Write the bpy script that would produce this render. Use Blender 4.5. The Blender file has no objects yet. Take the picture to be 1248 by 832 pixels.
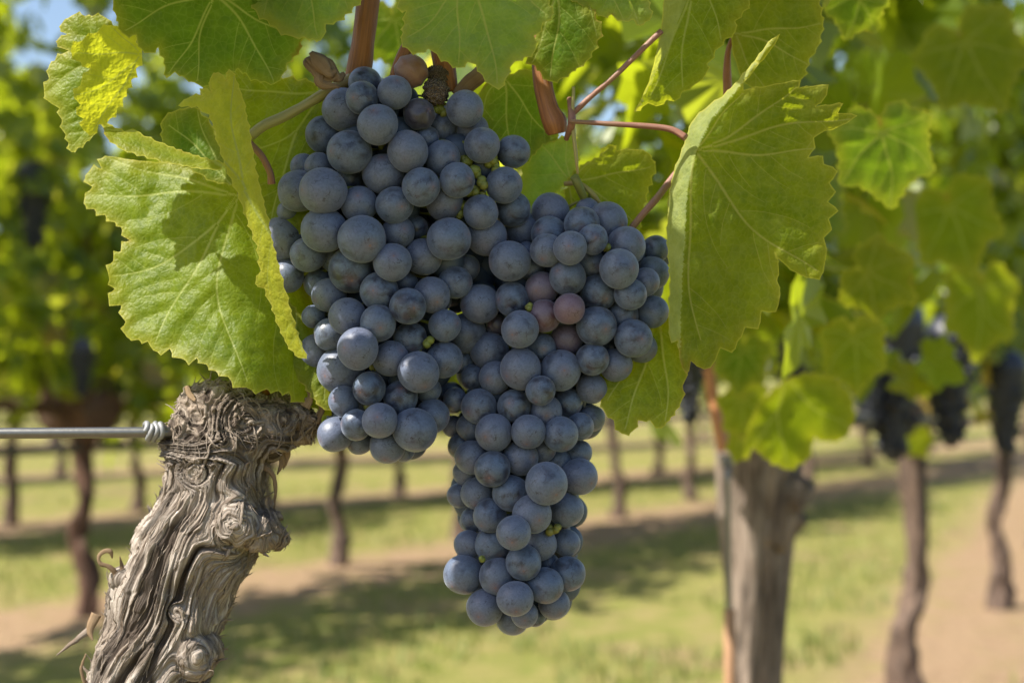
import bpy, bmesh, math, random
import numpy as np
from mathutils import Vector, Matrix, Euler
from mathutils.geometry import delaunay_2d_cdt

SC = bpy.context.scene
COL = SC.collection
rng = np.random.default_rng(7)
random.seed(7)

# ---------------------------------------------------------------- camera, sky, sun, exposure
F = 1733.0                       # focal length in pixels of the 1248 px wide photograph (50 mm lens)
D0 = 0.57                        # distance of the grapes
CAMH = 0.86
TH = math.radians(1.19)
cam_d = bpy.data.cameras.new('camera')
cam_d.lens = 50.0
cam_d.sensor_width = 36.0
cam_d.clip_start = 0.02
cam_d.clip_end = 500
cam_d.dof.use_dof = True
cam_d.dof.focus_distance = 0.562
cam_d.dof.aperture_fstop = 8.5
cam = bpy.data.objects.new('camera', cam_d)
cam.location = (0, 0, CAMH)
cam.rotation_euler = (math.pi / 2 + TH, 0, 0)
COL.objects.link(cam)
SC.camera = cam

SUN = Vector((-0.62, -0.24, 0.75)).normalized()
w = bpy.data.worlds.new('World')
SC.world = w
w.use_nodes = True
wt = w.node_tree
sky = wt.nodes.new('ShaderNodeTexSky')
sky.sky_type = 'NISHITA'
sky.sun_disc = False
sky.sun_elevation = math.asin(SUN.z)
sky.sun_rotation = math.atan2(SUN.x, SUN.y)
sky.air_density = 1.0
sky.dust_density = 1.6
wt.links.new(sky.outputs[0], wt.nodes['Background'].inputs[0])
wt.nodes['Background'].inputs[1].default_value = 0.095
sun_d = bpy.data.lights.new('sun', 'SUN')
sun_d.energy = 5.0
sun_d.angle = math.radians(0.53)
sun_d.color = (1.0, 0.93, 0.82)
sun = bpy.data.objects.new('sun', sun_d)
sun.rotation_euler = SUN.to_track_quat('Z', 'Y').to_euler()
sun.location = (-3, 0, 5)
COL.objects.link(sun)
vs = SC.view_settings
vs.view_transform = 'Standard'
vs.look = 'None'
vs.gamma = 1
vs.exposure = 1.08
SC.render.engine = 'CYCLES'
SC.cycles.use_denoising = True
SC.cycles.max_bounces = 8
SC.cycles.diffuse_bounces = 4
SC.cycles.glossy_bounces = 3
SC.cycles.transmission_bounces = 5
SC.cycles.sample_clamp_indirect = 6

# ---------------------------------------------------------------- helpers
FWD = np.array([0, math.cos(TH), math.sin(TH)])
UP = np.array([0, -math.sin(TH), math.cos(TH)])
RT = np.array([1.0, 0, 0])
CAM = np.array([0, 0, CAMH])


def PN(x, y, dz, D=D0):
    """direction (x, y) seen from the camera at a real distance -> world points"""
    x = np.asarray(x, float); y = np.asarray(y, float)
    d = D * (1 + np.asarray(dz, float) / F)
    d = np.broadcast_to(d, np.broadcast(x, y).shape)
    return CAM + d[..., None] * (FWD + ((x - 624) / F)[..., None] * RT + ((416 - y) / F)[..., None] * UP)


def P(x, y, dz=0, D=D0):
    return Vector(PN(np.array([x]), np.array([y]), np.array([dz]), D)[0])


def ground(px, y):
    """point on the ground at depth y (m) in column px"""
    return ((px - 624) / F * y, y)


class VNoise:
    def __init__(s, seed):
        r = np.random.default_rng(seed)
        s.p = r.permutation(1024)
        s.v = r.random(1024) * 2 - 1

    def h(s, i, j, k):
        return s.v[s.p[(s.p[(s.p[i & 1023] + j) & 1023] + k) & 1023]]

    def __call__(s, x, y, z=None):
        x = np.asarray(x, float); y = np.asarray(y, float)
        z = np.zeros_like(x) if z is None else np.asarray(z, float)
        i = np.floor(x).astype(int); j = np.floor(y).astype(int); k = np.floor(z).astype(int)
        u = x - i; v = y - j; q = z - k
        u = u * u * (3 - 2 * u); v = v * v * (3 - 2 * v); q = q * q * (3 - 2 * q)
        def L(a, b, t): return a + (b - a) * t
        def pl(kk):
            return L(L(s.h(i, j, kk), s.h(i + 1, j, kk), u), L(s.h(i, j + 1, kk), s.h(i + 1, j + 1, kk), u), v)
        return L(pl(k), pl(k + 1), q)


NZ = VNoise(3); NZ2 = VNoise(11); NZ3 = VNoise(29)


def mesh_np(name, verts, faces, smooth=True):
    me = bpy.data.meshes.new(name)
    me.from_pydata(np.asarray(verts).tolist(), [], faces if isinstance(faces, list) else np.asarray(faces).tolist())
    if smooth:
        me.polygons.foreach_set('use_smooth', np.ones(len(me.polygons), bool))
    me.update()
    return me


def fattr(me, name, vals):
    a = me.attributes.new(name, 'FLOAT', 'POINT')
    a.data.foreach_set('value', np.asarray(vals, np.float32))


def ob(name, me, mat=None, parent=None, loc=None):
    """one mesh object; mesh coordinates are world coordinates, origin moved to loc"""
    o = bpy.data.objects.new(name, me)
    COL.objects.link(o)
    if mat is not None and not me.materials:
        me.materials.append(mat)
    if parent is not None:
        o.parent = parent
        pl = Vector(parent['_at']) if '_at' in parent else parent.location
        if loc is None:
            loc = pl
    if loc is None:
        loc = Vector((0, 0, 0))
    me.transform(Matrix.Translation(-Vector(loc)))
    o.location = Vector(loc) - (pl if parent is not None else Vector((0, 0, 0)))
    return o


def tag(o, label=None, cat=None, group=None, kind=None):
    if label: o['label'] = label
    if cat: o['category'] = cat
    if group: o['group'] = group
    if kind: o['kind'] = kind
    return o


def empty(name, loc, label, cat, group=None):
    o = bpy.data.objects.new(name, None)
    o.empty_display_size = 0.02
    COL.objects.link(o)
    o.location = loc
    return tag(o, label, cat, group)


def catmull(pts, n):
    p = np.asarray(pts, float)
    m = len(p)
    if m == 2:
        t = np.linspace(0, 1, n)[:, None]
        return p[0] * (1 - t) + p[1] * t
    e = np.vstack([2 * p[0] - p[1], p, 2 * p[-1] - p[-2]])
    out = []
    for s in np.linspace(0, m - 1 - 1e-6, n):
        i = int(s); t = s - i
        a, b, c, d = e[i], e[i + 1], e[i + 2], e[i + 3]
        out.append(0.5 * (2 * b + (c - a) * t + (2 * a - 5 * b + 4 * c - d) * t * t + (3 * b - a - 3 * c + d) * t ** 3))
    return np.array(out)


def tube(pts, rad, n=24, sides=14, bump=0.0, flat=1.0, seed=0, cap=True, rough=0.0):
    """tube through world points with radii in metres -> verts, faces, round, along"""
    c = catmull(pts, n)
    r = catmull(np.asarray(rad, float)[:, None] * np.ones((1, 3)), n)[:, 0]
    T = np.gradient(c, axis=0)
    T /= np.linalg.norm(T, axis=1)[:, None] + 1e-12
    ref = np.array([0, -1.0, 0.1])
    V = []; ro = []; al = []
    dist = np.concatenate([[0], np.cumsum(np.linalg.norm(np.diff(c, axis=0), axis=1))])
    for i in range(n):
        a = ref - T[i] * (ref @ T[i])
        if np.linalg.norm(a) < 1e-3:
            a = np.array([1.0, 0, 0]) - T[i] * T[i][0]
        a /= np.linalg.norm(a)
        b = np.cross(T[i], a)
        ref = a
        ph = np.arange(sides) / sides * 2 * math.pi
        rr = r[i] * (1 + bump * NZ(np.cos(ph) * 2 + seed * 7.3, np.sin(ph) * 2 + 50, np.full(sides, dist[i] / (r[i] * 2.5 + 1e-6))))
        if rough:
            q = dist[i] / (r[i] + 1e-6)
            rr = rr + r[i] * rough * ((1 - 2 * np.abs(NZ2(np.cos(ph) * 3.2 + seed, np.sin(ph) * 3.2, np.full(sides, q * .35)))) + .7 * NZ3(np.cos(ph) * 6.5, np.sin(ph) * 6.5 + seed, np.full(sides, q * .9)) - .4)
        V.append(c[i] + rr[:, None] * (np.cos(ph)[:, None] * a * flat + np.sin(ph)[:, None] * b))
        ro += list(ph); al += [dist[i]] * sides
    V = np.vstack(V)
    Fc = []
    for i in range(n - 1):
        for j in range(sides):
            k = (j + 1) % sides
            Fc.append([i * sides + j, i * sides + k, (i + 1) * sides + k, (i + 1) * sides + j])
    if cap:
        Fc.append(list(range(sides))[::-1])
        Fc.append(list(range((n - 1) * sides, n * sides)))
    return V, Fc, np.array(ro), np.array(al)


class MB:
    def __init__(s):
        s.v = []; s.f = []; s.n = 0; s.ro = []; s.al = []

    def add(s, V, Fc, ro=None, al=None):
        s.v.append(np.asarray(V)); s.f += [[a + s.n for a in q] for q in Fc]; s.n += len(V)
        s.ro.append(np.zeros(len(V)) if ro is None else ro); s.al.append(np.zeros(len(V)) if al is None else al)

    def tube(s, *a, **k):
        s.add(*tube(*a, **k))
        return s

    def mesh(s, name):
        me = mesh_np(name, np.vstack(s.v), s.f)
        for p in me.polygons:
            if len(p.vertices) > 6: p.use_smooth = False
        fattr(me, 'round', np.concatenate(s.ro)); fattr(me, 'along', np.concatenate(s.al))
        return me


def ptube(mb, pts, rad, D=D0, **k):
    """tube given by (x, y, dz) directions at distance D and radii in pixels"""
    a = np.array([[*P(*q, D=D)] for q in pts])
    mb.tube(a, np.asarray(rad) * D / F, **k)
    return mb


# ---------------------------------------------------------------- materials
class G:
    """tiny node-graph helper"""
    def __init__(s, name):
        s.m = bpy.data.materials.new(name)
        s.m.use_nodes = True
        s.t = s.m.node_tree
        s.t.nodes.clear()
        s.out = s.t.nodes.new('ShaderNodeOutputMaterial')

    def n(s, typ, props=None, **ins):
        d = s.t.nodes.new('ShaderNode' + typ)
        for k, v in (props or {}).items():
            setattr(d, k, v)
        for k, v in ins.items():
            key = int(k[1:]) if k[0] == '_' else k.replace('__', ' ')
            s.set(d.inputs[key], v)
        return d

    def set(s, sock, v):
        if isinstance(v, bpy.types.NodeSocket):
            s.t.links.new(v, sock)
        elif isinstance(v, (tuple, list)) and len(v) == 3 and sock.type == 'RGBA':
            sock.default_value = (*v, 1)
        else:
            sock.default_value = v

    def noise(s, vec, scale, detail=3, rough=0.55, dist=0.0):
        return s.n('TexNoise', Vector=vec, Scale=scale, Detail=detail, Roughness=rough, Distortion=dist).outputs[0]

    def obj(s):
        return s.n('TexCoord').outputs['Object']

    def attr(s, name):
        return s.n('Attribute', {'attribute_name': name}).outputs['Fac']

    def ramp(s, fac, stops):
        r = s.n('ValToRGB', _0=fac)
        e = r.color_ramp.elements
        while len(e) < len(stops): e.new(0.5)
        for el, (p, c) in zip(e, stops):
            el.position = p
            el.color = (*c, 1) if isinstance(c, tuple) else (c, c, c, 1)
        return r.outputs[0]

    def mix(s, fac, a, b, mode='MIX'):
        d = s.t.nodes.new('ShaderNodeMix')
        d.data_type = 'RGBA'; d.blend_type = mode
        s.set(d.inputs[0], fac); s.set(d.inputs[6], a); s.set(d.inputs[7], b)
        return d.outputs[2]

    def math(s, op, a, b=0.0, c=0.0):
        return s.n('Math', {'operation': op}, _0=a, _1=b, _2=c).outputs[0]

    def mul3(s, v, xyz):
        return s.n('VectorMath', {'operation': 'MULTIPLY'}, _0=v, _1=xyz).outputs[0]

    def comb(s, x, y, z=0.0):
        return s.n('CombineXYZ', X=x, Y=y, Z=z).outputs[0]

    def bump(s, h, strength, dist):
        return s.n('Bump', Height=h, Strength=strength, Distance=dist).outputs[0]

    def finish(s, sh):
        s.t.links.new(sh, s.out.inputs[0])
        return s.m


def leaf_mat(name, c1, c2, trans, yellow=0.35, edge_col=(0.42, 0.36, 0.05), vein_col=(0.36, 0.42, 0.12), rough=0.5,
             spec=0.25, tmix=0.48, dust=0.0, brown=0.3, spots=0.0):
    g = G(name)
    o = g.obj()
    info = g.n('ObjectInfo').outputs['Random']
    v = g.n('VectorMath', {'operation': 'ADD'}, _0=o, _1=g.comb(info, g.math('MULTIPLY', info, 7.0), info)).outputs[0]
    big = g.noise(v, 38, 4)
    cell = g.n('TexVoronoi', {'feature': 'DISTANCE_TO_EDGE'}, Vector=v, Scale=620.0).outputs['Distance']
    cellm = g.math('MULTIPLY', cell, 2.2)
    net = g.n('TexVoronoi', {'feature': 'DISTANCE_TO_EDGE'}, Vector=v, Scale=330.0).outputs['Distance']
    netf = g.ramp(net, [(0.0, 1.0), (0.10, 0.0)])
    mot = g.noise(v, 170, 4, 0.7)
    fine = g.noise(v, 420, 3, 0.65)
    col = g.mix(g.ramp(big, [(0.3, 0.0), (0.7, 1.0)]), c1, c2)
    col = g.mix(g.math('MULTIPLY', g.ramp(fine, [(0.35, 0.0), (0.75, 1.0)]), 0.35), col, c2, 'MIX')
    col = g.mix(g.ramp(mot, [(0.38, 0.0), (0.70, 0.75)]), col, g.mix(1.0, c2, (1.45, 1.35, 1.3), 'MULTIPLY'))
    col = g.mix(g.math('MULTIPLY', netf, 0.14), col, vein_col)
    ed = g.attr('edge')
    en = g.math('ADD', g.math('MULTIPLY', ed, 1.0), g.math('MULTIPLY', g.math('SUBTRACT', g.noise(v, 60, 3), 0.5), 1.0))
    ef = g.ramp(en, [(0.0, 1.0), (0.42, 0.30), (0.9, 0.0)])
    col = g.mix(g.math('MULTIPLY', ef, yellow), col, edge_col)
    col = g.mix(g.ramp(ed, [(0.0, 0.8), (0.07, 0.0)]), col, (0.46, 0.44, 0.08))  # thin lit rim painted into the leaf edge colour
    br = g.math('MULTIPLY', g.ramp(g.math('ADD', ed, g.math('MULTIPLY', g.noise(v, 45, 4), 1.4)), [(0.45, 1.0), (0.62, 0.0)]), brown)
    col = g.mix(br, col, (0.22, 0.075, 0.02))
    if spots:
        sp = g.ramp(g.noise(v, 75, 5, 0.7), [(0.70, 0.0), (0.76, 1.0)])
        col = g.mix(g.math('MULTIPLY', sp, spots), col, (0.13, 0.03, 0.02))
    ve = g.attr('vein')
    col = g.mix(g.math('MULTIPLY', ve, 0.9), col, vein_col)
    if dust:
        dn = g.ramp(g.noise(v, 150, 6, 0.75), [(0.42, 0.0), (0.72, 1.0)])
        col = g.mix(g.math('MULTIPLY', dn, dust), col, (0.36, 0.42, 0.33))
    nb = g.math('ADD', g.math('ADD', g.math('MULTIPLY', cellm, 0.4), g.math('MULTIPLY', fine, 0.6)), g.math('ADD', g.math('MULTIPLY', g.math('MINIMUM', net, 0.35), 1.6), g.math('MULTIPLY', mot, 0.8)))
    nor = g.bump(nb, 0.42, 0.0006)
    pr = g.n('BsdfPrincipled', Base__Color=col, Roughness=rough, Normal=nor)
    pr.inputs['Specular IOR Level'].default_value = spec
    tcol = g.mix(0.6, g.mix(1.0, col, (3.2, 3.0, 1.2), 'MULTIPLY'), trans)
    tcol = g.mix(g.math('MULTIPLY', ve, 0.6), tcol, (0.42, 0.42, 0.05))
    tcol = g.mix(br, tcol, (0.18, 0.06, 0.01))
    tr = g.n('BsdfTranslucent', Color=tcol, Normal=nor)
    return g.finish(g.n('MixShader', _0=tmix, _1=pr.outputs[0], _2=tr.outputs[0]).outputs[0])


M_LEAF = leaf_mat('leaf_green', (0.058, 0.112, 0.005), (0.125, 0.182, 0.008), (0.42, 0.50, 0.008), spec=0.22, rough=0.47)
M_LEAF_Y = leaf_mat('leaf_yellow', (0.22, 0.27, 0.016), (0.33, 0.36, 0.026), (0.60, 0.64, 0.03), yellow=0.3, brown=0.15, tmix=0.55)
M_LEAF_D = leaf_mat('leaf_dark', (0.036, 0.090, 0.008), (0.075, 0.140, 0.011), (0.28, 0.42, 0.010), spec=0.2, rough=0.5, brown=0.55)
M_LEAF_U = leaf_mat('leaf_underside', (0.060, 0.110, 0.006), (0.118, 0.158, 0.009), (0.38, 0.44, 0.006), spec=0.12, rough=0.6,
                    dust=0.08, spots=0.5, yellow=0.3, vein_col=(0.33, 0.33, 0.10))
M_LEAF_F = leaf_mat('leaf_lit_flap', (0.15, 0.20, 0.06), (0.22, 0.27, 0.09), (0.42, 0.46, 0.06), spec=0.2, rough=0.6, dust=0.2, yellow=0.2, brown=0.1)  # paler leaf colour that puts the light on folded flaps into the material
M_LEAF_P = leaf_mat('leaf_pale', (0.090, 0.180, 0.030), (0.135, 0.230, 0.042), (0.34, 0.50, 0.03), spec=0.35, rough=0.55, dust=0.12,
                    yellow=0.4, brown=0.1)


def crown_mat(name, c1, c2, c3, trans):
    g = G(name)
    t = g.attr('tint')
    o = g.obj()
    col = g.ramp(t, [(0.0, c1), (0.5, c2), (0.80, c2), (0.88, (0.19, 0.24, 0.075)), (0.95, (0.24, 0.25, 0.09)), (1.0, c3)])  # pale stops paint sun glints and sunlit green into some leaves
    col = g.mix(g.math('MULTIPLY', g.noise(o, 60, 3), 0.4), col, c1)
    pr = g.n('BsdfPrincipled', Base__Color=col, Roughness=0.36)
    pr.inputs['Specular IOR Level'].default_value = 0.6
    tc = g.mix(0.5, g.mix(1.0, col, (3.0, 2.8, 1.0), 'MULTIPLY'), trans)
    tr = g.n('BsdfTranslucent', Color=tc)
    return g.finish(g.n('MixShader', _0=0.46, _1=pr.outputs[0], _2=tr.outputs[0]).outputs[0])


M_CROWN = crown_mat('crown_leaves', (0.044, 0.092, 0.005), (0.112, 0.168, 0.010), (0.30, 0.17, 0.09), (0.70, 0.74, 0.025))


def cane_mat(name, c1, c2, c3, rough=0.5, streak=3.0):
    g = G(name)
    r = g.attr('round'); a = g.attr('along')
    v = g.comb(g.math('MULTIPLY', g.math('SINE', r), streak), g.math('MULTIPLY', g.math('COSINE', r), streak), g.math('MULTIPLY', a, 22.0))
    n1 = g.noise(v, 1.6, 5, 0.65)
    n2 = g.noise(g.obj(), 55, 3)
    col = g.mix(g.ramp(n1, [(0.3, 0.0), (0.72, 1.0)]), c1, c2)
    col = g.mix(g.ramp(n2, [(0.5, 0.0), (0.75, 0.8)]), col, c3)
    pr = g.n('BsdfPrincipled', Base__Color=col, Roughness=rough, Normal=g.bump(n1, 0.5, 0.0008))
    return g.finish(pr.outputs[0])


M_CANE = cane_mat('ripe_cane', (0.13, 0.042, 0.010), (0.38, 0.155, 0.040), (0.24, 0.085, 0.022))
M_CANE_O = cane_mat('orange_cane', (0.32, 0.13, 0.05), (0.50, 0.24, 0.11), (0.28, 0.10, 0.04))
M_PETIOLE = cane_mat('petiole_pink', (0.19, 0.075, 0.050), (0.27, 0.135, 0.085), (0.18, 0.14, 0.05), rough=0.45, streak=1.0)
M_PETIOLE_G = cane_mat('petiole_green', (0.24, 0.24, 0.05), (0.36, 0.30, 0.11), (0.35, 0.20, 0.09), rough=0.45, streak=1.0)
M_STALK = cane_mat('green_stalk', (0.12, 0.16, 0.022), (0.22, 0.24, 0.045), (0.18, 0.14, 0.04), rough=0.5, streak=1.0)
M_FIBRE = cane_mat('bark_fibre', (0.085, 0.055, 0.036), (0.42, 0.36, 0.295), (0.15, 0.105, 0.072), rough=0.9)
M_DRY = cane_mat('dry_scrap', (0.16, 0.10, 0.05), (0.30, 0.21, 0.12), (0.10, 0.055, 0.03), rough=0.8)


def grape_mat(name, skin, bloom, rub=0.7, dense=0.88, tint=0.0):
    g = G(name)
    o = g.obj()
    rnd = g.n('ObjectInfo').outputs['Random']
    ofs = g.comb(g.math('MULTIPLY', rnd, 3.0), g.math('MULTIPLY', rnd, 11.0), g.math('MULTIPLY', rnd, 5.0))
    v = g.n('VectorMath', {'operation': 'ADD'}, _0=o, _1=ofs).outputs[0]
    # mesh coordinates have unit radius
    n1 = g.noise(v, 1.3, 5, 0.6, 0.4)
    n2 = g.noise(v, 9.0, 6, 0.75)
    sc = g.noise(g.mul3(v, (1.0, 1.0, 0.25)), 13.0, 5, 0.8)
    f = g.ramp(g.math('ADD', n1, g.math('MULTIPLY', g.math('SUBTRACT', rnd, 0.55), 0.22)), [(0.26, 0.12), (0.46, dense), (1.0, 1.0)])
    f = g.math('MULTIPLY', f, g.ramp(n2, [(0.28, 0.50), (0.58, 1.0)]))
    scr = g.ramp(sc, [(0.64, 0.0), (0.70, 1.0)])
    patch = g.ramp(g.noise(v, 1.9, 2), [(0.50, 0.0), (0.66, 1.0)])
    f = g.math('MULTIPLY', f, g.math('SUBTRACT', 1.0, g.math('MULTIPLY', g.math('MULTIPLY', scr, patch), rub)))
    # thin dark scuffs
    cr = g.n('TexVoronoi', {'feature': 'DISTANCE_TO_EDGE'}, Vector=g.n('VectorMath', {'operation': 'ADD'}, _0=v,
             _1=g.mul3(g.n('TexNoise', Vector=v, Scale=4.0).outputs[1], (0.5, 0.5, 0.5))).outputs[0], Scale=1.5).outputs['Distance']
    crf = g.math('MULTIPLY', g.ramp(cr, [(0.0, 1.0), (0.035, 0.0)]), g.ramp(g.noise(v, 2.3, 2), [(0.50, 0.0), (0.60, 0.9)]))
    f = g.math('MULTIPLY', f, g.math('SUBTRACT', 1.0, crf))
    # lenticels
    dots = g.n('TexVoronoi', Vector=v, Scale=6.5).outputs['Distance']
    dt = g.ramp(dots, [(0.05, 1.0), (0.09, 0.0)])
    hue = g.mix(rnd, bloom, tuple(b * k for b, k in zip(bloom, (1.22, 1.0, 0.98))))
    hue = g.mix(g.math('MULTIPLY', g.noise(v, 2.1, 3), 0.28), hue, (0.13, 0.105, 0.15))
    col = g.mix(f, skin, hue)
    col = g.mix(g.math('MULTIPLY', dt, 0.7), col, (0.045, 0.03, 0.025))
    # stylar scar at +Z
    sep = g.n('SeparateXYZ', Vector=o)
    rad = g.math('SQRT', g.math('ADD', g.math('POWER', sep.outputs[0], 2.0), g.math('POWER', sep.outputs[1], 2.0)))
    sc2 = g.math('MULTIPLY', g.ramp(rad, [(0.03, 1.0), (0.075, 0.0)]), g.math('GREATER_THAN', sep.outputs[2], 0.0))
    col = g.mix(g.math('MULTIPLY', sc2, 0.75), col, (0.16, 0.085, 0.06))
    halo = g.math('MULTIPLY', g.ramp(rad, [(0.05, 1.0), (0.42, 0.0)]), g.math('GREATER_THAN', sep.outputs[2], 0.0))
    col = g.mix(g.math('MULTIPLY', halo, 0.35), col, (0.17, 0.105, 0.12))
    ro = g.ramp(f, [(0.0, 0.26), (1.0, 0.50)])
    pr = g.n('BsdfPrincipled', Base__Color=col, Roughness=ro,
             Normal=g.bump(g.math('ADD', n2, g.math('MULTIPLY', n1, 2.0)), 0.10, 0.002))
    pr.inputs['Specular IOR Level'].default_value = 0.5
    pr.inputs['Sheen Weight'].default_value = 0.28
    pr.inputs['Sheen Roughness'].default_value = 0.45
    pr.inputs['Sheen Tint'].default_value = (0.75, 0.82, 1.0, 1)
    return g.finish(pr.outputs[0])


M_GRAPE = grape_mat('grape_skin', (0.012, 0.011, 0.022), (0.098, 0.152, 0.236))
M_GRAPE_R = grape_mat('grape_red', (0.06, 0.02, 0.03), (0.145, 0.115, 0.155), rub=0.4)
M_GRAPE_V = grape_mat('grape_violet', (0.03, 0.012, 0.026), (0.112, 0.112, 0.160), rub=0.6)
M_GRAPE_S = grape_mat('grape_shrivelled', (0.022, 0.016, 0.022), (0.080, 0.085, 0.115), rub=0.9, dense=0.6)
M_GRAPE_B = grape_mat('grape_brown', (0.16, 0.075, 0.045), (0.23, 0.135, 0.085), rub=0.6)


def bark_mat(name, dark, mid, light):
    g = G(name)
    ps = g.attr('psi'); al = g.attr('along')
    v = g.comb(g.math('MULTIPLY', ps, 0.30), g.math('MULTIPLY', al, 0.022), 0.0)
    n1 = g.noise(v, 1.0, 6, 0.65)
    n2 = g.noise(g.comb(g.math('MULTIPLY', ps, 0.9), g.math('MULTIPLY', al, 0.05), 3.0), 1.0, 4, 0.6)
    n3 = g.noise(g.obj(), 42, 5, 0.6)
    col = g.ramp(n1, [(0.26, dark), (0.47, mid), (0.72, light)])
    col = g.mix(g.ramp(n2, [(0.30, 0.65), (0.5, 0.0)]), col, dark)
    col = g.mix(g.ramp(n3, [(0.42, 0.0), (0.70, 0.6)]), col, (0.14, 0.098, 0.068))
    hd = g.attr('crust')
    col = g.mix(g.math('MULTIPLY', hd, 0.6), col, g.mix(g.ramp(n2, [(0.3, 0.0), (0.65, 1.0)]), (0.040, 0.027, 0.019), (0.29, 0.225, 0.165)))
    col = g.mix(g.math('MULTIPLY', g.attr('fissure_shade'), 0.9), col, (0.042, 0.030, 0.022))  # shade in the cracks darkened into the bark colour
    hgt = g.math('ADD', n2, g.math('MULTIPLY', n1, 1.5))
    pr = g.n('BsdfPrincipled', Base__Color=col, Roughness=0.85, Normal=g.bump(hgt, 0.9, 0.0009))
    pr.inputs['Specular IOR Level'].default_value = 0.2
    return g.finish(pr.outputs[0])


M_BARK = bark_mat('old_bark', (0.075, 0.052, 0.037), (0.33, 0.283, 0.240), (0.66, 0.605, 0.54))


def bark_far_mat(name, dark, light, scale):
    g = G(name)
    o = g.obj()
    n = g.noise(g.mul3(o, (1, 1, 0.16)), scale, 6, 0.7, 0.6)
    n2 = g.noise(o, scale * 0.3, 4)
    col = g.mix(g.ramp(n, [(0.34, 0.0), (0.62, 1.0)]), dark, light)
    col = g.mix(g.ramp(n2, [(0.5, 0.0), (0.7, 0.5)]), col, (0.13, 0.085, 0.06))
    pr = g.n('BsdfPrincipled', Base__Color=col, Roughness=0.9, Normal=g.bump(n, 0.9, 0.008))
    return g.finish(pr.outputs[0])


M_BARK2 = bark_far_mat('trunk_bark', (0.055, 0.040, 0.031), (0.31, 0.245, 0.195), 80)
M_BARK3 = bark_far_mat('dark_trunk_bark', (0.045, 0.030, 0.024), (0.17, 0.115, 0.085), 50)
M_BARK4 = bark_far_mat('red_brown_bark', (0.05, 0.026, 0.018), (0.16, 0.085, 0.055), 45)


def metal_mat(name, col, rough, metal, sc=300):
    g = G(name)
    n = g.noise(g.obj(), sc, 4)
    c = g.mix(n, tuple(x * 0.7 for x in col), col)
    pr = g.n('BsdfPrincipled', Base__Color=c, Roughness=rough, Metallic=metal, Normal=g.bump(n, 0.15, 0.0005))
    return g.finish(pr.outputs[0])


M_WIRE = metal_mat('galvanised_wire', (0.20, 0.20, 0.19), 0.38, 0.8)
M_TIE = metal_mat('grey_tie', (0.27, 0.275, 0.28), 0.5, 0.25)
M_HOSE = metal_mat('dull_wire', (0.12, 0.115, 0.10), 0.7, 0.0)
M_WOOD = metal_mat('stake_wood', (0.36, 0.205, 0.11), 0.8, 0.0, 60)

# ---------------------------------------------------------------- ground
ROWS = [((-0.14, 0.57), 0.4125), ((-1.5, 5.0), 0.72), ((-2.77, 7.7), 0.93), ((-5.0, 10.6), 1.0), ((-8.0, 14.5), 1.05)]


def ground_mat():
    g = G('vineyard_ground')
    pos = g.n('NewGeometry').outputs['Position']
    big = g.noise(pos, 1.3, 5, 0.6)
    med = g.noise(pos, 7, 5, 0.65)
    fine = g.noise(pos, 55, 4, 0.7)
    dmin = None
    for (p0, sl) in ROWS:
        nrm = Vector((1, -sl, 0)).normalized()
        c = nrm.x * p0[0] + nrm.y * p0[1]
        q = g.n('VectorMath', {'operation': 'DOT_PRODUCT'}, _0=pos, _1=tuple(nrm)).outputs['Value']
        q = g.math('ABSOLUTE', g.math('SUBTRACT', q, c))
        dmin = q if dmin is None else g.math('MINIMUM', dmin, q)
    wob = g.math('ADD', dmin, g.math('MULTIPLY', g.math('SUBTRACT', med, 0.5), 0.75))
    wob = g.math('ADD', wob, g.math('MULTIPLY', g.math('SUBTRACT', big, 0.5), 0.5))
    dirt = g.ramp(wob, [(0.24, 1.0), (0.48, 0.0)])
    bare = g.ramp(g.math('ADD', g.math('MULTIPLY', big, 0.8), g.math('MULTIPLY', med, 0.35)), [(0.58, 0.0), (0.74, 0.75)])
    dm = g.math('MAXIMUM', dirt, bare)
    gc = g.mix(fine, (0.110, 0.150, 0.024), (0.24, 0.25, 0.060))
    gc = g.mix(g.ramp(med, [(0.36, 0.0), (0.7, 0.85)]), gc, (0.35, 0.28, 0.12))
    dc = g.mix(g.ramp(fine, [(0.3, 0.0), (0.7, 1.0)]), (0.25, 0.165, 0.098), (0.41, 0.29, 0.185))
    dc = g.mix(g.ramp(med, [(0.5, 0.0), (0.7, 0.45)]), dc, (0.24, 0.21, 0.075))
    lit = g.noise(pos, 19, 4, 0.7)
    dc = g.mix(g.ramp(lit, [(0.54, 0.0), (0.66, 0.55)]), dc, (0.15, 0.095, 0.055))
    col = g.mix(dm, gc, dc)
    pr = g.n('BsdfPrincipled', Base__Color=col, Roughness=0.95, Normal=g.bump(g.math('ADD', fine, med), 0.7, 0.03))
    pr.inputs['Specular IOR Level'].default_value = 0.1
    return g.finish(pr.outputs[0])


def build_ground():
    xs = np.concatenate([np.linspace(-150, -14, 12), np.linspace(-13, 13, 80), np.linspace(14, 150, 12)])
    ys = np.concatenate([np.linspace(-150, -5, 10), np.linspace(-4, 22, 80), np.linspace(23, 260, 14)])
    X, Y = np.meshgrid(xs, ys)
    Z = 0.018 * NZ(X * 0.9, Y * 0.9) + 0.008 * NZ2(X * 3, Y * 3)
    V = np.stack([X.ravel(), Y.ravel(), Z.ravel()], 1)
    nx = len(xs)
    Fc = [[j * nx + i, j * nx + i + 1, (j + 1) * nx + i + 1, (j + 1) * nx + i] for j in range(len(ys) - 1) for i in range(nx - 1)]
    o = ob('ground', mesh_np('ground', V, Fc), ground_mat())
    tag(o, 'grassy vineyard floor with bare sandy strips along the vine rows', None, None, 'structure')


build_ground()


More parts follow.
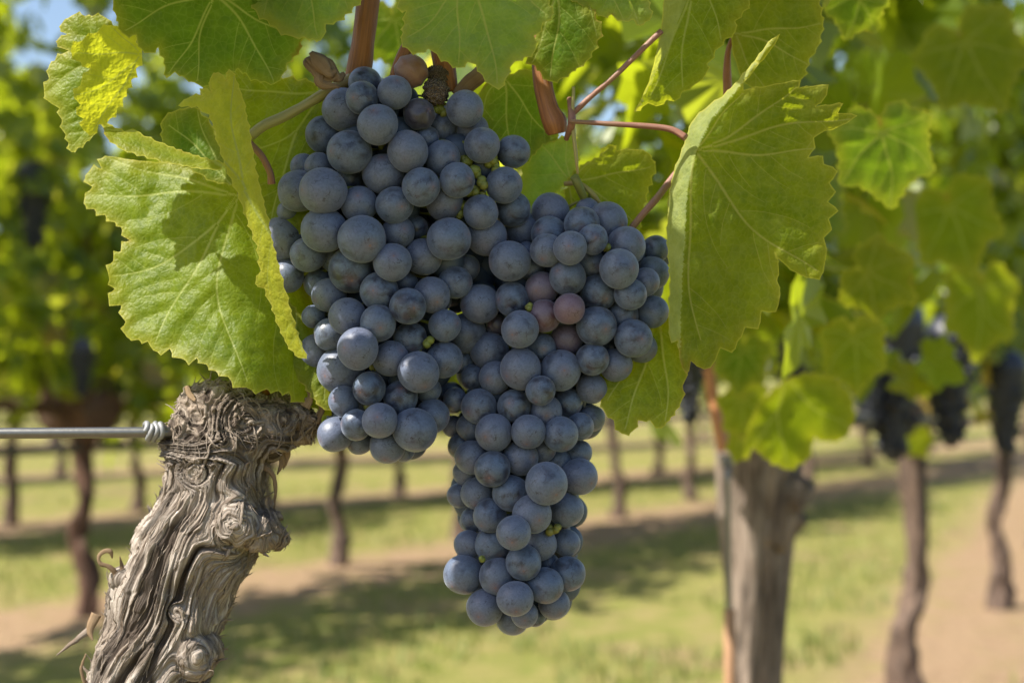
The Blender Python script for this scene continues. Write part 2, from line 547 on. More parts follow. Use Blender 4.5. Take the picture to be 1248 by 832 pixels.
def row_dist(x, y):
    d = np.full(x.shape, 9.0)
    for (p0, sl) in ROWS:
        n = np.array([1, -sl]) / math.hypot(1, sl)
        d = np.minimum(d, np.abs((x - p0[0]) * n[0] + (y - p0[1]) * n[1]))
    return d


def build_grass():
    n = 26000
    y = 2.2 + 8.5 * rng.random(n) ** 1.3
    x = (rng.random(n) - 0.5) * (y * 0.86 + 0.6)
    d = row_dist(x, y) + 0.35 * NZ(x * 3, y * 3)
    keep = (d > 0.42) & (NZ2(x * 1.5, y * 1.5) > -0.45)
    x = x[keep]; y = y[keep]; n = len(x)
    a = rng.random(n) * 2 * math.pi
    h = 0.018 + 0.035 * rng.random(n)
    wd = 0.0035 + 0.003 * rng.random(n)
    lean = 0.5 * h
    c, s = np.cos(a), np.sin(a)
    z0 = -0.01
    V = np.empty((n, 3, 3))
    V[:, 0] = np.stack([x - s * wd, y + c * wd, np.full(n, z0)], 1)
    V[:, 1] = np.stack([x + s * wd, y - c * wd, np.full(n, z0)], 1)
    V[:, 2] = np.stack([x + c * lean, y + s * lean, h], 1)
    me = mesh_np('grass', V.reshape(-1, 3), np.arange(3 * n).reshape(-1, 3), False)
    fattr(me, 'tint', np.repeat(rng.random(n), 3))
    g = G('grass_blades')
    col = g.ramp(g.attr('tint'), [(0.0, (0.12, 0.17, 0.03)), (0.6, (0.22, 0.26, 0.06)), (1.0, (0.40, 0.34, 0.14))])
    pr = g.n('BsdfPrincipled', Base__Color=col, Roughness=0.6)
    tr = g.n('BsdfTranslucent', Color=col)
    m = g.finish(g.n('MixShader', _0=0.35, _1=pr.outputs[0], _2=tr.outputs[0]).outputs[0])
    tag(ob('grass', me, m), 'short yellowing grass growing between the vine rows', None, None, 'stuff')


build_grass()

# ---------------------------------------------------------------- background vines
_half = [(0.0, -0.12), (0.28, -0.38), (0.55, -0.30), (0.62, -0.05), (0.95, 0.12), (0.70, 0.28), (0.72, 0.55), (0.42, 0.62), (0.30, 0.85), (0.0, 1.18)]
LEAF_OUT = np.array(_half + [(-a, b) for a, b in _half[-2:0:-1]])
LEAF_OUT = LEAF_OUT - np.array([0, 0.25])


def leaf_cloud(pos, nrm, size, seed):
    """many small lobed leaves -> verts, faces, tint"""
    r = np.random.default_rng(seed)
    n = len(pos)
    k = len(LEAF_OUT)
    ups = np.tile(np.array([0, 0, -1.0]), (n, 1)) + r.normal(0, 0.55, (n, 3))      # tips hang down
    nrm = nrm / np.linalg.norm(nrm, axis=1)[:, None]
    ups -= nrm * (ups * nrm).sum(1)[:, None]
    ups /= np.linalg.norm(ups, axis=1)[:, None]
    side = np.cross(ups, nrm)
    tmpl = np.vstack([[0, 0.0], LEAF_OUT])
    fold = r.uniform(-0.1, 0.5, n)
    droop = r.uniform(-0.1, 0.45, n)
    X = tmpl[:, 0][None] * size[:, None] * (1 + r.normal(0, 0.12, (n, k + 1)) * 0.4)
    Y = tmpl[:, 1][None] * size[:, None] * (1 + r.normal(0, 0.12, (n, k + 1)) * 0.4)
    Z = (fold[:, None] * np.abs(tmpl[:, 0])[None] ** 1.3 - droop[:, None] * tmpl[:, 1][None] ** 2 + r.normal(0, 0.05, (n, k + 1))) * size[:, None]
    V = pos[:, None] + X[..., None] * side[:, None] + Y[..., None] * ups[:, None] + Z[..., None] * nrm[:, None]
    base = np.arange(n)[:, None, None] * (k + 1)
    tri = np.array([[0, 1 + i, 1 + (i + 1) % k] for i in range(k)])[None]
    Fc = (base + tri).reshape(-1, 3)
    return V.reshape(-1, 3), Fc, np.repeat(r.random(n), k + 1)


def crown_mesh(seed, n, length, zlo, zhi, half, lsize=(0.045, 0.08)):
    """hedge-like crown along local Y, hanging shoots below, ragged top"""
    r = np.random.default_rng(seed)
    y = (r.random(n) - 0.5) * length
    ns = 26
    sh = (r.random(ns) - 0.5) * length                     # shoots gather the leaves
    w_ = r.random(n) < 0.7
    idx = r.integers(0, ns, n)
    y = np.where(w_, sh[idx] + r.normal(0, 0.05, n), y)
    top = zhi + 0.25 * NZ(y * 3.1 + seed, y * 0 + seed) + 0.1 * NZ2(y * 9 + seed, y * 0)
    bot = zlo + 0.16 * NZ(y * 4.3 + seed * 3, y * 0 + 9) + 0.06 * NZ2(y * 11 + seed, y * 0 + 5)
    z = bot + (top - bot) * r.random(n) ** 0.9
    lat = half * (0.75 + 0.5 * NZ3(y * 3 + seed, z * 3)) * np.sign(r.random(n) - 0.5) * r.random(n) ** 0.45
    hole = NZ2(y * 4.5 + seed * 5, z * 4.5, lat * 2)
    keep = hole > -0.38
    y, z, lat = y[keep], z[keep], lat[keep]
    n = len(y)
    nr = np.stack([np.sign(lat) * 0.8, np.zeros(n), np.full(n, 0.45)], 1) + r.normal(0, 0.5, (n, 3))
    V, Fc, t = leaf_cloud(np.stack([lat, y, z], 1), nr, r.uniform(*lsize, n), seed + 1)
    me = mesh_np('crown', V, Fc, False)
    fattr(me, 'tint', t)
    me.materials.append(M_CROWN)
    return me


def trunk_mesh(seed, h, r0, mat, head=None, kink=0.022, arms=True):
    r = np.random.default_rng(seed)
    mb = MB()
    n = 6
    pts = [(0, 0, -0.04)]
    for i in range(1, n):
        pts.append((r.normal(0, kink), r.normal(0, kink), h * i / (n - 1)))
    rad = [r0 * 1.7, r0 * 1.12, r0, r0 * 0.9, r0 * 1.05, r0 * 1.25]
    mb.tube(np.array(pts), rad, n=150 if not arms else 70, sides=56 if not arms else 28, bump=0.5, seed=seed, rough=0.2)
    tp = np.array(pts[-1])
    if not arms:
        mb.tube(np.array([tp - [0, 0, 0.12], tp + [.03, 0, -0.08], tp + [0.046, 0, -0.085]]), [r0 * .9, r0 * 0.8, r0 * 0.6], n=14, sides=12, bump=0.5, seed=seed + 3)
    for sgn in (-1, 1) if arms else ():                    # two stubby cordon arms
        mb.tube(np.array([tp - [0, 0, 0.05], tp + [r.normal(0, .02), sgn * 0.13, 0.03], tp + [r.normal(0, .02), sgn * 0.42, 0.05]]),
                [r0 * 1.1, r0 * 0.8, r0 * 0.45], n=14, sides=12, bump=0.5, seed=seed + 3)
    if head:
        mb.tube(np.array([tp + [-head[0], 0, head[2]], tp + [-head[0] * .4, 0.01, head[2] + .02], tp + [head[0] * .4, 0, head[2] + .01], tp + [head[0], 0, head[2] - .01]]),
                [head[1] * .75, head[1] * 1.05, head[1], head[1] * .6], n=26, sides=18, bump=0.35, seed=seed + 9)
    for k in range(5 if arms else 0):                      # spurs carrying shoots
        yy = r.uniform(-0.4, 0.4)
        mb.tube(np.array([tp + [0, yy, 0.02], tp + [r.normal(0, .05), yy + r.normal(0, .05), 0.3], tp + [r.normal(0, .1), yy + r.normal(0, .1), 0.75]]),
                [0.012, 0.006, 0.003], n=10, sides=6, seed=seed + k)
    me = mb.mesh('trunk')
    me.materials.append(mat)
    return me


def vine(pos, slope, crown, trunk, label, group, cz=0.0, flip=False):
    root = empty('grapevine', (pos[0], pos[1], 0), label, 'grapevine', group)
    rz = math.atan2(-slope, 1.0) if False else -math.atan(slope)
    for nm, me in (('trunk', trunk), ('crown', crown)):
        o = bpy.data.objects.new(nm, me)
        COL.objects.link(o)
        o.parent = root
        o.rotation_euler.z = rz + (math.pi if flip and nm == 'crown' else 0)
        if nm == 'crown': o.location.z = cz
    return root


CR = [crown_mesh(40 + i, 1500, 1.75, 0.78, 2.1, 0.27) for i in range(3)]
CRL = [crown_mesh(60 + i, 1900, 1.9, 0.70, 2.3, 0.26) for i in range(2)]
TR2 = [trunk_mesh(80 + i, 0.74, 0.028, M_BARK3, kink=0.014) for i in range(4)]
TRH = trunk_mesh(91, 0.70, 0.028, M_BARK4, head=(0.15, 0.105, 0.02), kink=0.02)
TRA = trunk_mesh(97, 0.795, 0.030, M_BARK2, kink=0.006, arms=False)
TRB = trunk_mesh(98, 0.74, 0.030, M_BARK3, kink=0.018)

s1 = ROWS[0][1]
# first row, running away to the right behind the grapes
vine(ground(926, 1.62), s1, crown_mesh(50, 950, 1.3, 0.90, 2.2, 0.22), TRA, 'pale grey trunked vine right of the bunches, beside a thin steel stake', 'vines of the near row')
vine(ground(1110, 3.75), s1, CR[0], TRB, 'dark trunked vine under two hanging bunches, next along the right hand row', 'vines of the near row')
vine(ground(1214, 5.25), s1, CR[1], TR2[1], 'slim dark vine standing on bare soil at the right edge of the photo', 'vines of the near row', flip=True)
vine(ground(1262, 6.9), s1, CR[2], TR2[2], 'far vine at the end of the right hand row', 'vines of the near row')
vine(ground(1290, 8.6), s1, CR[0], TR2[0], 'farthest vine of the right hand row, mostly hidden', 'vines of the near row', flip=True)
s2 = ROWS[1][1]
g2 = 'vines of the second row'
vine((-2.9, 3.2), s2, CRL[0], TR2[3], 'leafy vine at the left edge whose trunk is out of frame', g2)
vine(ground(105, 5.0), s2, CRL[1], TRH, 'vine with a broad red brown head behind the wire on the left', g2)
vine(ground(414, 6.3), s2, CRL[0], TR2[0], 'thin bent trunked vine seen between the old trunk and the grapes', g2, flip=True)
vine(ground(560, 7.3), s2, CR[1], TR2[1], 'vine whose trunk is almost hidden behind the long bunch', g2)
vine(ground(750, 8.3), s2, CR[2], TR2[2], 'slim upright vine just right of the long bunch, in the second row', g2, flip=True)
vine(ground(842, 9.5), s2, CR[0], TR2[3], 'leaning slim vine left of the steel stake, in the second row', g2)
vine(ground(985, 11.2), s2, CRL[1], TR2[0], 'far vine between the pale grey trunk and the dark trunk, in the second row', g2)
vine(ground(1056, 12.8), s2, CRL[0], TR2[1], 'far vine just left of the dark trunk under two bunches', g2, flip=True)
vine(ground(1130, 14.6), s2, CR[1], TR2[2], 'farthest vine of the second row, behind the dark trunk', g2)
s3 = ROWS[2][1]
g3 = 'vines of the far rows'
i = 0
for (px, y, lab) in ((-180, 6.9, 'far row vine beyond the left edge of the photo'), (14, 7.9, 'far slim vine at the left edge under the wire'),
                     (167, 8.7, 'far slim vine just left of the old gnarled trunk'), (330, 9.1, 'far vine just right of the old gnarled trunk'),
                     (487, 9.8, 'far slim vine under the tip of the shorter bunch'), (640, 10.8, 'far vine hidden behind the long bunch'),
                     (800, 12.2, 'far vine seen between the long bunch and the steel stake'), (905, 14.0, 'far vine behind the pale grey trunk'),
                     (980, 16.0, 'far vine right behind the pale grey trunk, third row'), (1050, 18.0, 'far vine left of the dark trunk, third row')):
    vine(ground(px, y), s3, (CRL + CR)[i % 5], TR2[i % 4], lab, g3, flip=bool(i % 2)); i += 1
for k in range(14):                                       # rows four and five close the horizon
    (p0, sl) = ROWS[3 + k % 2]
    t = (k // 2) * 1.75
    n_ = math.hypot(1, sl)
    x_, y_ = p0[0] + t * sl / n_ * 1.0, p0[1] + t / n_
    vine((x_, y_), sl, (CRL + CR)[(k + 2) % 5], TR2[k % 4], 'small distant vine in the rearmost rows', 'vines of the rearmost rows', flip=bool(k % 2))

# trellis wires of the background rows
def wire(pts, r, label, mat=M_HOSE, name='trellis_wire'):
    mb = MB(); mb.tube(np.array(pts), [r] * len(pts), n=16, sides=8)
    o = ob(name, mb.mesh(name), mat, None, pts[0]); return tag(o, label, 'wire', 'trellis wires')


def along(row, y, z, off=0.0):
    (p0, sl) = ROWS[row]
    return (p0[0] + (y - p0[1]) * sl + off, y, z)


wire([along(1, 3.2, 0.60), along(1, 7, 0.585), along(1, 10.5, 0.60), along(1, 15, 0.6)], 0.017, 'blurred grey wire running low along the second row')
wire([along(2, 6.4, 0.58), along(2, 11, 0.56), along(2, 18, 0.58)], 0.012, 'thin blurred wire along the far row')
wire([along(0, 2.2, 0.785, -.02), along(0, 3.9, 0.725, -.03), along(0, 5.3, 0.68)], 0.012, 'blurred wire linking the two dark trunks on the right')

# stake beside the near right trunk
def stake():
    D = 1.5
    top = P(886, 556, 0, D); low = P(889, 742, 0, D)
    root = empty('vine_stake', (low.x, low.y, 0), 'thin steel rod on an orange wooden peg beside the pale grey trunk', 'stake')
    mb = MB(); mb.tube(np.array([top, low - Vector((0, 0, .03))]), [0.0032, 0.0032], n=8, sides=10)
    ob('rod', mb.mesh('rod'), M_WIRE, root)
    mb = MB(); mb.tube(np.array([low, (low.x + .002, low.y, -0.03)]), [0.0065, 0.0075], n=8, sides=8)
    ob('peg', mb.mesh('peg'), M_WOOD, root)
    mb = MB()
    c = P(885, 562, 0, D)
    a = np.linspace(0, 5 * math.pi, 40)
    mb.tube(np.stack([c.x + .006 * np.cos(a), c.y + .006 * np.sin(a), c.z + .012 * (a / a.max() - .5)], 1), [0.0016] * 40, n=60, sides=6)
    ob('clip', mb.mesh('clip'), M_TIE, root)
    mb = MB()
    ptube(mb, [(862, 440, 0), (868, 480, 2), (876, 520, 0), (882, 548, 0)], [7, 7.5, 8, 9], D=1.45, bump=.1)
    o = ob('vine_cane', mb.mesh('cane'), M_CANE_O, None, P(882, 548, 0, 1.45))
    tag(o, 'orange brown cane ending at the top of the steel stake', 'cane')


stake()


# blurred bunches hanging in the background
def small_bunch_mesh(seed, n, w_, h_, r):
    q = np.random.default_rng(seed)
    bm = bmesh.new()
    pts = []
    tries = 0
    while len(pts) < n and tries < 6000:
        tries += 1
        t = q.random() ** 0.8
        rr = w_ / 2 * (1 - 0.65 * t)
        a = q.random() * 2 * math.pi
        u = rr * math.sqrt(0.35 + 0.65 * q.random())
        p = np.array([u * math.cos(a), u * math.sin(a), -t * h_])
        if all(np.linalg.norm(p - k) > r * 1.5 for k in pts):
            pts.append(p)
            bmesh.ops.create_icosphere(bm, subdivisions=2, radius=r * q.uniform(.85, 1.1), matrix=Matrix.Translation(p))
    for k in range(12):
        t = k / 11
        bmesh.ops.create_icosphere(bm, subdivisions=2, radius=(w_ / 2 * (1 - .65 * t)) * .74, matrix=Matrix.Translation((0, 0, -t * h_)))
    me = bpy.data.meshes.new('grape_bunch')
    bm.to_mesh(me); bm.free()
    me.polygons.foreach_set('use_smooth', np.ones(len(me.polygons), bool))
    g = bpy.data.materials.get('far_grapes')
    if not g:
        gg = G('far_grapes')
        n1 = gg.noise(gg.obj(), 45, 3)
        pr = gg.n('BsdfPrincipled', Base__Color=gg.mix(n1, (0.006, 0.007, 0.012), (0.030, 0.036, 0.056)), Roughness=0.45)
        g = gg.finish(pr.outputs[0])
    me.materials.append(g)
    return me


def far_bunch(px, py, D, me, label, s=1.0):
    o = bpy.data.objects.new('grape_bunch', me)
    COL.objects.link(o)
    o.location = P(px, py, 0, D); o.scale = (s, s, s); o.rotation_euler.z = px
    tag(o, label, 'grape bunch', 'blurred bunches in the background')


SB = [small_bunch_mesh(5 + k, 110, 0.17, 0.24, 0.0085) for k in range(2)]
far_bunch(1088, 396, 2.5, SB[0], 'large dark blurred bunch hanging left of the dark trunk on the right', 0.92)
far_bunch(1058, 450, 2.45, SB[1], 'small pale blue bunch below the large blurred bunch', 0.42)
far_bunch(1158, 412, 2.55, SB[1], 'dark blurred bunch hanging straight above the dark trunk', 0.75)
far_bunch(1226, 450, 3.2, SB[0], 'dark blurred bunch above the slim vine at the right edge', 0.75)
far_bunch(968, 424, 1.7, SB[1], 'small grey blurred bunch peeking out over the two lobed leaf', 0.32)
far_bunch(840, 440, 1.3, SB[0], 'dark blurred grapes just under the tip of the big right leaf', 0.22)
far_bunch(42, 215, 4.72, SB[0], 'dark blurred bunch in the foliage at the left edge', 0.95)
far_bunch(100, 425, 4.6, SB[1], 'dark bunch above the broad red brown vine head', 0.6)

# ---------------------------------------------------------------- leaves near the camera
def inpoly(x, y, poly):
    inside = np.zeros(x.shape, bool)
    n = len(poly)
    j = n - 1
    for i in range(n):
        xi, yi = poly[i]; xj, yj = poly[j]
        c = ((yi > y) != (yj > y)) & (x < (xj - xi) * (y - yi) / (yj - yi + 1e-12) + xi)
        inside ^= c
        j = i
    return inside


def segdist(x, y, poly, closed=True):
    d = np.full(x.shape, 1e9)
    m = len(poly)
    for i in range(m if closed else m - 1):
        a = np.array(poly[i]); b = np.array(poly[(i + 1) % m])
        ab = b - a
        t = np.clip(((x - a[0]) * ab[0] + (y - a[1]) * ab[1]) / (ab @ ab + 1e-9), 0, 1)
        d = np.minimum(d, np.hypot(x - a[0] - t * ab[0], y - a[1] - t * ab[1]))
    return d


def serrate(poly, tooth, amp, r, skip=()):
    """cut blunt triangular teeth into the outline"""
    p = np.asarray(poly, float)
    area = 0.5 * np.sum(p[:, 0] * np.roll(p[:, 1], -1) - np.roll(p[:, 0], -1) * p[:, 1])
    sg = 1 if area > 0 else -1
    out = []
    m = len(p)
    for i in range(m):
        a, b = p[i], p[(i + 1) % m]
        L = np.linalg.norm(b - a)
        if L < 1e-6: continue
        nrm = np.array([b[1] - a[1], -(b[0] - a[0])]) / L * sg
        out.append(a)
        if i in skip or tooth <= 0 or L < tooth * 0.9:
            k = max(1, int(L / 6))
            for q in range(1, k):
                out.append(a + (b - a) * q / k + nrm * r.normal(0, 0.25))
            continue
        k = max(1, int(round(L / (tooth * r.uniform(0.85, 1.2)))))
        cuts = np.sort(np.clip(np.linspace(0, 1, k + 1) + np.concatenate([[0], r.normal(0, 0.12 / k, k - 1), [0]]), 0, 1))
        for q in range(k):
            s, e = cuts[q], cuts[q + 1]
            A = amp * r.uniform(0.5, 1.25) * min(1, (e - s) * L / tooth)
            if q > 0: out.append(a + (b - a) * s)
            tip = r.uniform(0.52, 0.72)
            for f_, h_ in ((tip * 0.5, 0.5), (tip, 1.12), (tip + (1 - tip) * 0.45, 0.34)):
                out.append(a + (b - a) * (s + (e - s) * f_) + nrm * A * h_)
    return np.array(out)


def make_veins(J, tips, poly, r, bend=0.06, sec=True):
    mains = []; secs = []; pend = []
    J = np.array(J, float)
    for tp in tips:
        tp = np.array(tp, float)
        v = tp - J; L = np.linalg.norm(v)
        if L < 8: continue
        nrm = np.array([-v[1], v[0]]) / L
        t = np.linspace(0, 1, max(6, int(L / 2.2)))
        b = r.normal(0, bend) * L
        c = J + v * t[:, None] * 0.97 + nrm * (b * np.sin(t * math.pi) + 0.012 * L * np.sin(t * 9 + r.random() * 6))[:, None]
        mains.append((c, 2.3 * min(1, L / 150) * (1 - 0.75 * t) + 0.55))
        if not sec: continue
        pend.append((c, L))
    every = [m[0] for m in mains]
    for mi, (c, L) in enumerate(pend):
        n = max(3, int(L / 24))
        for k in range(n):
            f = (k + 0.9 + r.uniform(-.2, .2)) / (n + 0.6)
            i0 = int(f * (len(c) - 1))
            d = c[min(i0 + 2, len(c) - 1)] - c[max(i0 - 2, 0)]
            d /= np.linalg.norm(d) + 1e-9
            for sg in (1, -1):
                if r.random() < 0.12: continue
                ang = math.radians(r.uniform(44, 58)) * sg
                LL = L * (0.5 * (1 - f) + 0.16)
                p = c[i0].copy(); cc = []
                others = np.vstack([e for q, e in enumerate(every) if q != mi])if len(every) > 1 else np.zeros((0, 2))
                wob = r.normal(0, .012)
                for q in range(int(LL / 2.2)):
                    ang -= sg * 0.011 * (1 + q * .012) + wob * math.sin(q * .35)
                    p = p + 2.2 * np.array([d[0] * math.cos(ang) - d[1] * math.sin(ang), d[0] * math.sin(ang) + d[1] * math.cos(ang)])
                    if len(others) and np.min((others[:, 0] - p[0]) ** 2 + (others[:, 1] - p[1]) ** 2) < 42: break
                    cc.append(p.copy())
                if len(cc) < 4: continue
                cc = np.array(cc)
                ins = inpoly(cc[:, 0], cc[:, 1], poly)
                if not ins.all(): cc = cc[:max(0, int(np.argmin(ins)) - 1)]
                if len(cc) > 3:
                    secs.append((cc, 0.85 * (1 - 0.6 * np.linspace(0, 1, len(cc))) + 0.2))
                    every.append(cc)
    return mains, secs


LEAFN = [0]


def hero_leaf(label, outline, J, tips, zf, mat, D=D0, tooth=15, amp=6, skip=(), step=4.0, und=3.0, quilt=3.2, alt=None, petiole=None,
              group='leaves around the grapes', pmat=None, spot=None, vein=True):
    LEAFN[0] += 1
    r = np.random.default_rng(100 + LEAFN[0])
    poly = serrate(outline, tooth, amp, r, skip)
    mains, secs = make_veins(J, tips, poly, r) if vein else ([], [])
    pts = [poly]; val = [np.zeros(len(poly))]
    vp = []
    for (c, wd), vv in [(m, 1.0) for m in mains] + [(s, 0.5) for s in secs]:
        ins = inpoly(c[:, 0], c[:, 1], poly) & (segdist(c[:, 0], c[:, 1], poly) > 1.0)
        if ins.sum() < 3: continue
        d = np.gradient(c, axis=0); d /= np.linalg.norm(d, axis=1)[:, None] + 1e-9
        nn = np.stack([-d[:, 1], d[:, 0]], 1)
        for off, va in ((0, vv), (1, 0.0), (-1, 0.0)):
            q = c + nn * (wd * off)[:, None]
            k = ins & inpoly(q[:, 0], q[:, 1], poly) & (segdist(q[:, 0], q[:, 1], poly) > 0.6)
            pts.append(q[k]); val.append(np.full(k.sum(), va))
        vp.append(c[ins])
    x0, y0 = poly.min(0); x1, y1 = poly.max(0)
    gx, gy = np.meshgrid(np.arange(x0, x1, step), np.arange(y0, y1, step * .87))
    gx[1::2] += step / 2
    gx = gx.ravel() + r.normal(0, .35, gx.size); gy = gy.ravel() + r.normal(0, .35, gy.size)
    k = inpoly(gx, gy, poly)
    gx, gy = gx[k], gy[k]
    k = segdist(gx, gy, poly) > 2.0
    gx, gy = gx[k], gy[k]
    if vp:
        V = np.vstack(vp)
        kd = np.min((gx[:, None] - V[None, :, 0]) ** 2 + (gy[:, None] - V[None, :, 1]) ** 2, axis=1)
        gx, gy = gx[kd > 7], gy[kd > 7]
    pts.append(np.stack([gx, gy], 1)); val.append(np.zeros(len(gx)))
    A = np.vstack(pts); va = np.concatenate(val)
    nb = len(poly)
    res = delaunay_2d_cdt([Vector(p) for p in A], [(i, (i + 1) % nb) for i in range(nb)], [], 1, 0.02)
    ov, of, orig = res[0], res[2], res[3]
    B = np.array([[p.x, p.y] for p in ov])
    vv = np.array([max((va[i] for i in o if i < len(va)), default=0) if len(o) else 0 for o in orig])
    x, y = B[:, 0], B[:, 1]
    ed = segdist(x, y, poly)
    z = zf(x, y) + und * (NZ(x / 34 + LEAFN[0] * 3.7, y / 34) + 0.45 * NZ2(x / 14, y / 14 + LEAFN[0]))
    if vp:
        dm = np.empty(len(x))
        for a in range(0, len(x), 2000):
            dm[a:a + 2000] = np.sqrt(np.min((x[a:a + 2000, None] - V[None, :, 0]) ** 2 + (y[a:a + 2000, None] - V[None, :, 1]) ** 2, axis=1))
        z = z - quilt * (1 - np.exp(-(dm / 6.0) ** 2)) * np.clip(ed / 10, 0, 1) + quilt
    W = PN(x, y, z, D)
    fc = []
    for f in of:
        q = [B[i] for i in f]
        ar = sum(q[i][0] * q[(i + 1) % len(q)][1] - q[(i + 1) % len(q)][0] * q[i][1] for i in range(len(q)))
        fc.append(list(f) if ar < 0 else list(f)[::-1])
    me = mesh_np('vine_leaf', W, fc)
    me.materials.append(mat)
    if alt:
        me.materials.append(alt[1])
        cxy = np.array([[B[i].copy() for i in f][0] * 0 + np.mean([B[i] for i in f], axis=0) for f in of])
        me.polygons.foreach_set('material_index', alt[0](cxy[:, 0], cxy[:, 1]).astype(np.int32))
    fattr(me, 'vein', vv)
    fattr(me, 'edge', np.clip(ed / 26, 0, 1))
    loc = P(J[0], J[1], float(zf(np.array([J[0]]), np.array([J[1]]))[0]), D)
    o = ob('vine_leaf', me, mat, None, loc)
    tag(o, label, 'leaf', group)
    if petiole:
        mb = MB()
        pts_, rad_ = petiole
        ptube(mb, pts_, rad_, D=D, n=26, sides=12, bump=.06)
        ob('petiole', mb.mesh('petiole'), pmat or M_PETIOLE, o)
    return o


def plane(z0, x0, y0, gx, gy, cx=0.0, cy=0.0, cxy=0.0):
    return lambda x, y: z0 + gx * (x - x0) + gy * (y - y0) + cx * (x - x0) ** 2 + cy * (y - y0) ** 2 + cxy * (x - x0) * (y - y0)


# big leaf on the right, folded along its midrib: the blade shows its underside, the flap is coloured paler as if lit
_fx = np.array([40, 105, 145, 185, 230, 300, 330, 400, 450.]); _fy = np.array([948, 902, 868, 848, 838, 834, 832, 829, 828.])


def z_right(x, y):
    fold = np.interp(y, _fx, _fy)
    t = x - fold
    return np.where(t > 0, -8 + 0.26 * t + 0.10 * (y - 200) - 0.0004 * t * t, -8 + 0.10 * (y - 200) - 1.5 * t) + 9 * np.exp(-((t - 75) / 22.) ** 2) * np.clip((y - 230) / 90, 0, 1)


hero_leaf('large folded leaf right of the grapes, its matte underside with yellow veins facing us',
          [(951, 41), (940, 60), (925, 78), (906, 101), (906, 110), (930, 106), (955, 101), (976, 98), (974, 107), (1010, 103), (1008, 116), (994, 130),
           (1028, 126), (1021, 138), (1045, 141), (1022, 155), (1005, 160), (992, 168), (994, 180), (985, 192), (1003, 190), (1004, 200), (1021, 209), (1011, 223),
           (1019, 234), (1009, 246), (1022, 257), (1010, 267), (1014, 280), (1004, 290), (1008, 304), (1006, 318), (999, 341), (975, 335), (956, 322), (944, 308),
           (949, 325), (947, 342), (951, 358), (946, 380), (928, 379), (924, 401), (908, 399), (892, 430), (878, 424), (866, 448), (858, 450), (842, 440), (837, 457), (829, 440),
           (826, 415), (818, 418), (815, 395), (817, 340), (813, 290), (815, 240), (820, 215), (834, 175), (842, 150), (860, 132), (880, 118), (900, 98), (920, 74), (940, 48)],
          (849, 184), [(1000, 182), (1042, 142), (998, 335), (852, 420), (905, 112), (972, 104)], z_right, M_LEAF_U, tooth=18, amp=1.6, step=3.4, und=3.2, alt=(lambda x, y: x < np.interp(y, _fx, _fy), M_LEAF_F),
          petiole=([(694, 148, 10), (740, 151, 6), (790, 154, 2), (818, 158, -2), (836, 168, -8)], [2.6, 3.2, 3.6, 4.0, 4.6]))

hero_leaf('broad sunlit leaf left of the grapes lying over the top of the gnarled trunk',
          [(128, 190), (170, 196), (215, 199), (262, 206), (292, 226), (320, 262), (345, 300), (380, 360), (405, 420), (408, 470), (404, 507), (372, 490), (352, 478), (325, 474),
           (300, 472), (278, 459), (263, 452), (240, 436), (222, 437), (207, 425), (187, 427), (180, 416), (155, 411), (153, 392), (148, 372), (133, 373), (140, 352), (133, 338), (138, 318), (158, 293),
           (148, 277), (128, 262), (102, 248), (113, 228), (104, 214), (124, 206)],
          (291, 236), [(108, 240), (136, 340), (186, 424), (300, 470), (402, 500), (130, 194)],
          lambda x, y: 50 - 0.22 * (x - 250) - 0.35 * (y - 300) + 0.0060 * np.maximum(x - 250, 0) ** 2 + 7 * np.sin((x - 120) / 42.0) * np.clip((y - 250) / 120, 0, 1), M_LEAF, tooth=17, amp=7, skip=(0, 1, 2, 3, 4, 5, 6, 7, 8, 9), step=3.6, und=4.2, quilt=2.0, pmat=M_PETIOLE_G,
          petiole=([(291, 236, 74), (302, 205, 56), (298, 178, 32)], [2.0, 3.2, 3.6]))

hero_leaf('narrow bright leaf seen edge on, its long tip hanging down in front of the grapes',
          [(217, 129), (232, 118), (246, 116), (243, 108), (257, 112), (256, 96), (266, 88), (276, 98), (279, 84), (288, 98), (296, 120), (304, 160), (311, 205), (322, 250), (333, 300), (346, 350), (360, 400), (374, 437),
           (364, 436), (350, 420), (341, 400), (331, 372), (323, 352), (311, 346), (318, 330), (314, 300), (302, 268), (290, 235), (276, 206), (268, 180), (263, 160), (255, 140), (240, 130)],
          (300, 232), [(283, 90), (225, 126), (370, 434)], lambda x, y: -46 + 0.06 * (y - 240) - 0.9 * (x - np.interp(y, [90, 200, 300, 440], [275, 300, 326, 370])), M_LEAF_Y, tooth=14, amp=2.5, step=3.0, und=1.6)

hero_leaf('curled leaf wing pointing left below the yellow leaf, seen nearly edge on',
          [(121, 144), (140, 156), (152, 160), (162, 157), (176, 166), (190, 172), (215, 182), (245, 192), (272, 199), (270, 207), (240, 205), (205, 198), (175, 190), (150, 183), (132, 170)],
          (272, 203), [(128, 156)], lambda x, y: -40 + 0.15 * (272 - x) - 1.0 * (y - np.interp(x, [120, 270], [160, 204])), M_LEAF, tooth=13, amp=2.0, step=3.0, und=1.4)

hero_leaf('glowing yellow leaf at the upper left of the grapes',
          [(86, 62), (100, 50), (118, 40), (135, 31), (152, 40), (168, 43), (166, 52), (173, 66), (166, 84), (160, 98), (150, 120), (143, 132), (134, 145), (120, 152), (110, 166), (101, 158), (102, 145), (93, 140), (98, 128), (90, 119), (98, 104), (110, 84), (98, 76)],
          (172, 66), [(88, 66), (93, 118), (112, 160), (136, 34)], plane(-18, 130, 95, 0.35, 0.15, 0.001), M_LEAF_Y, tooth=14, amp=5, step=3.2, und=2.2, quilt=1.0)

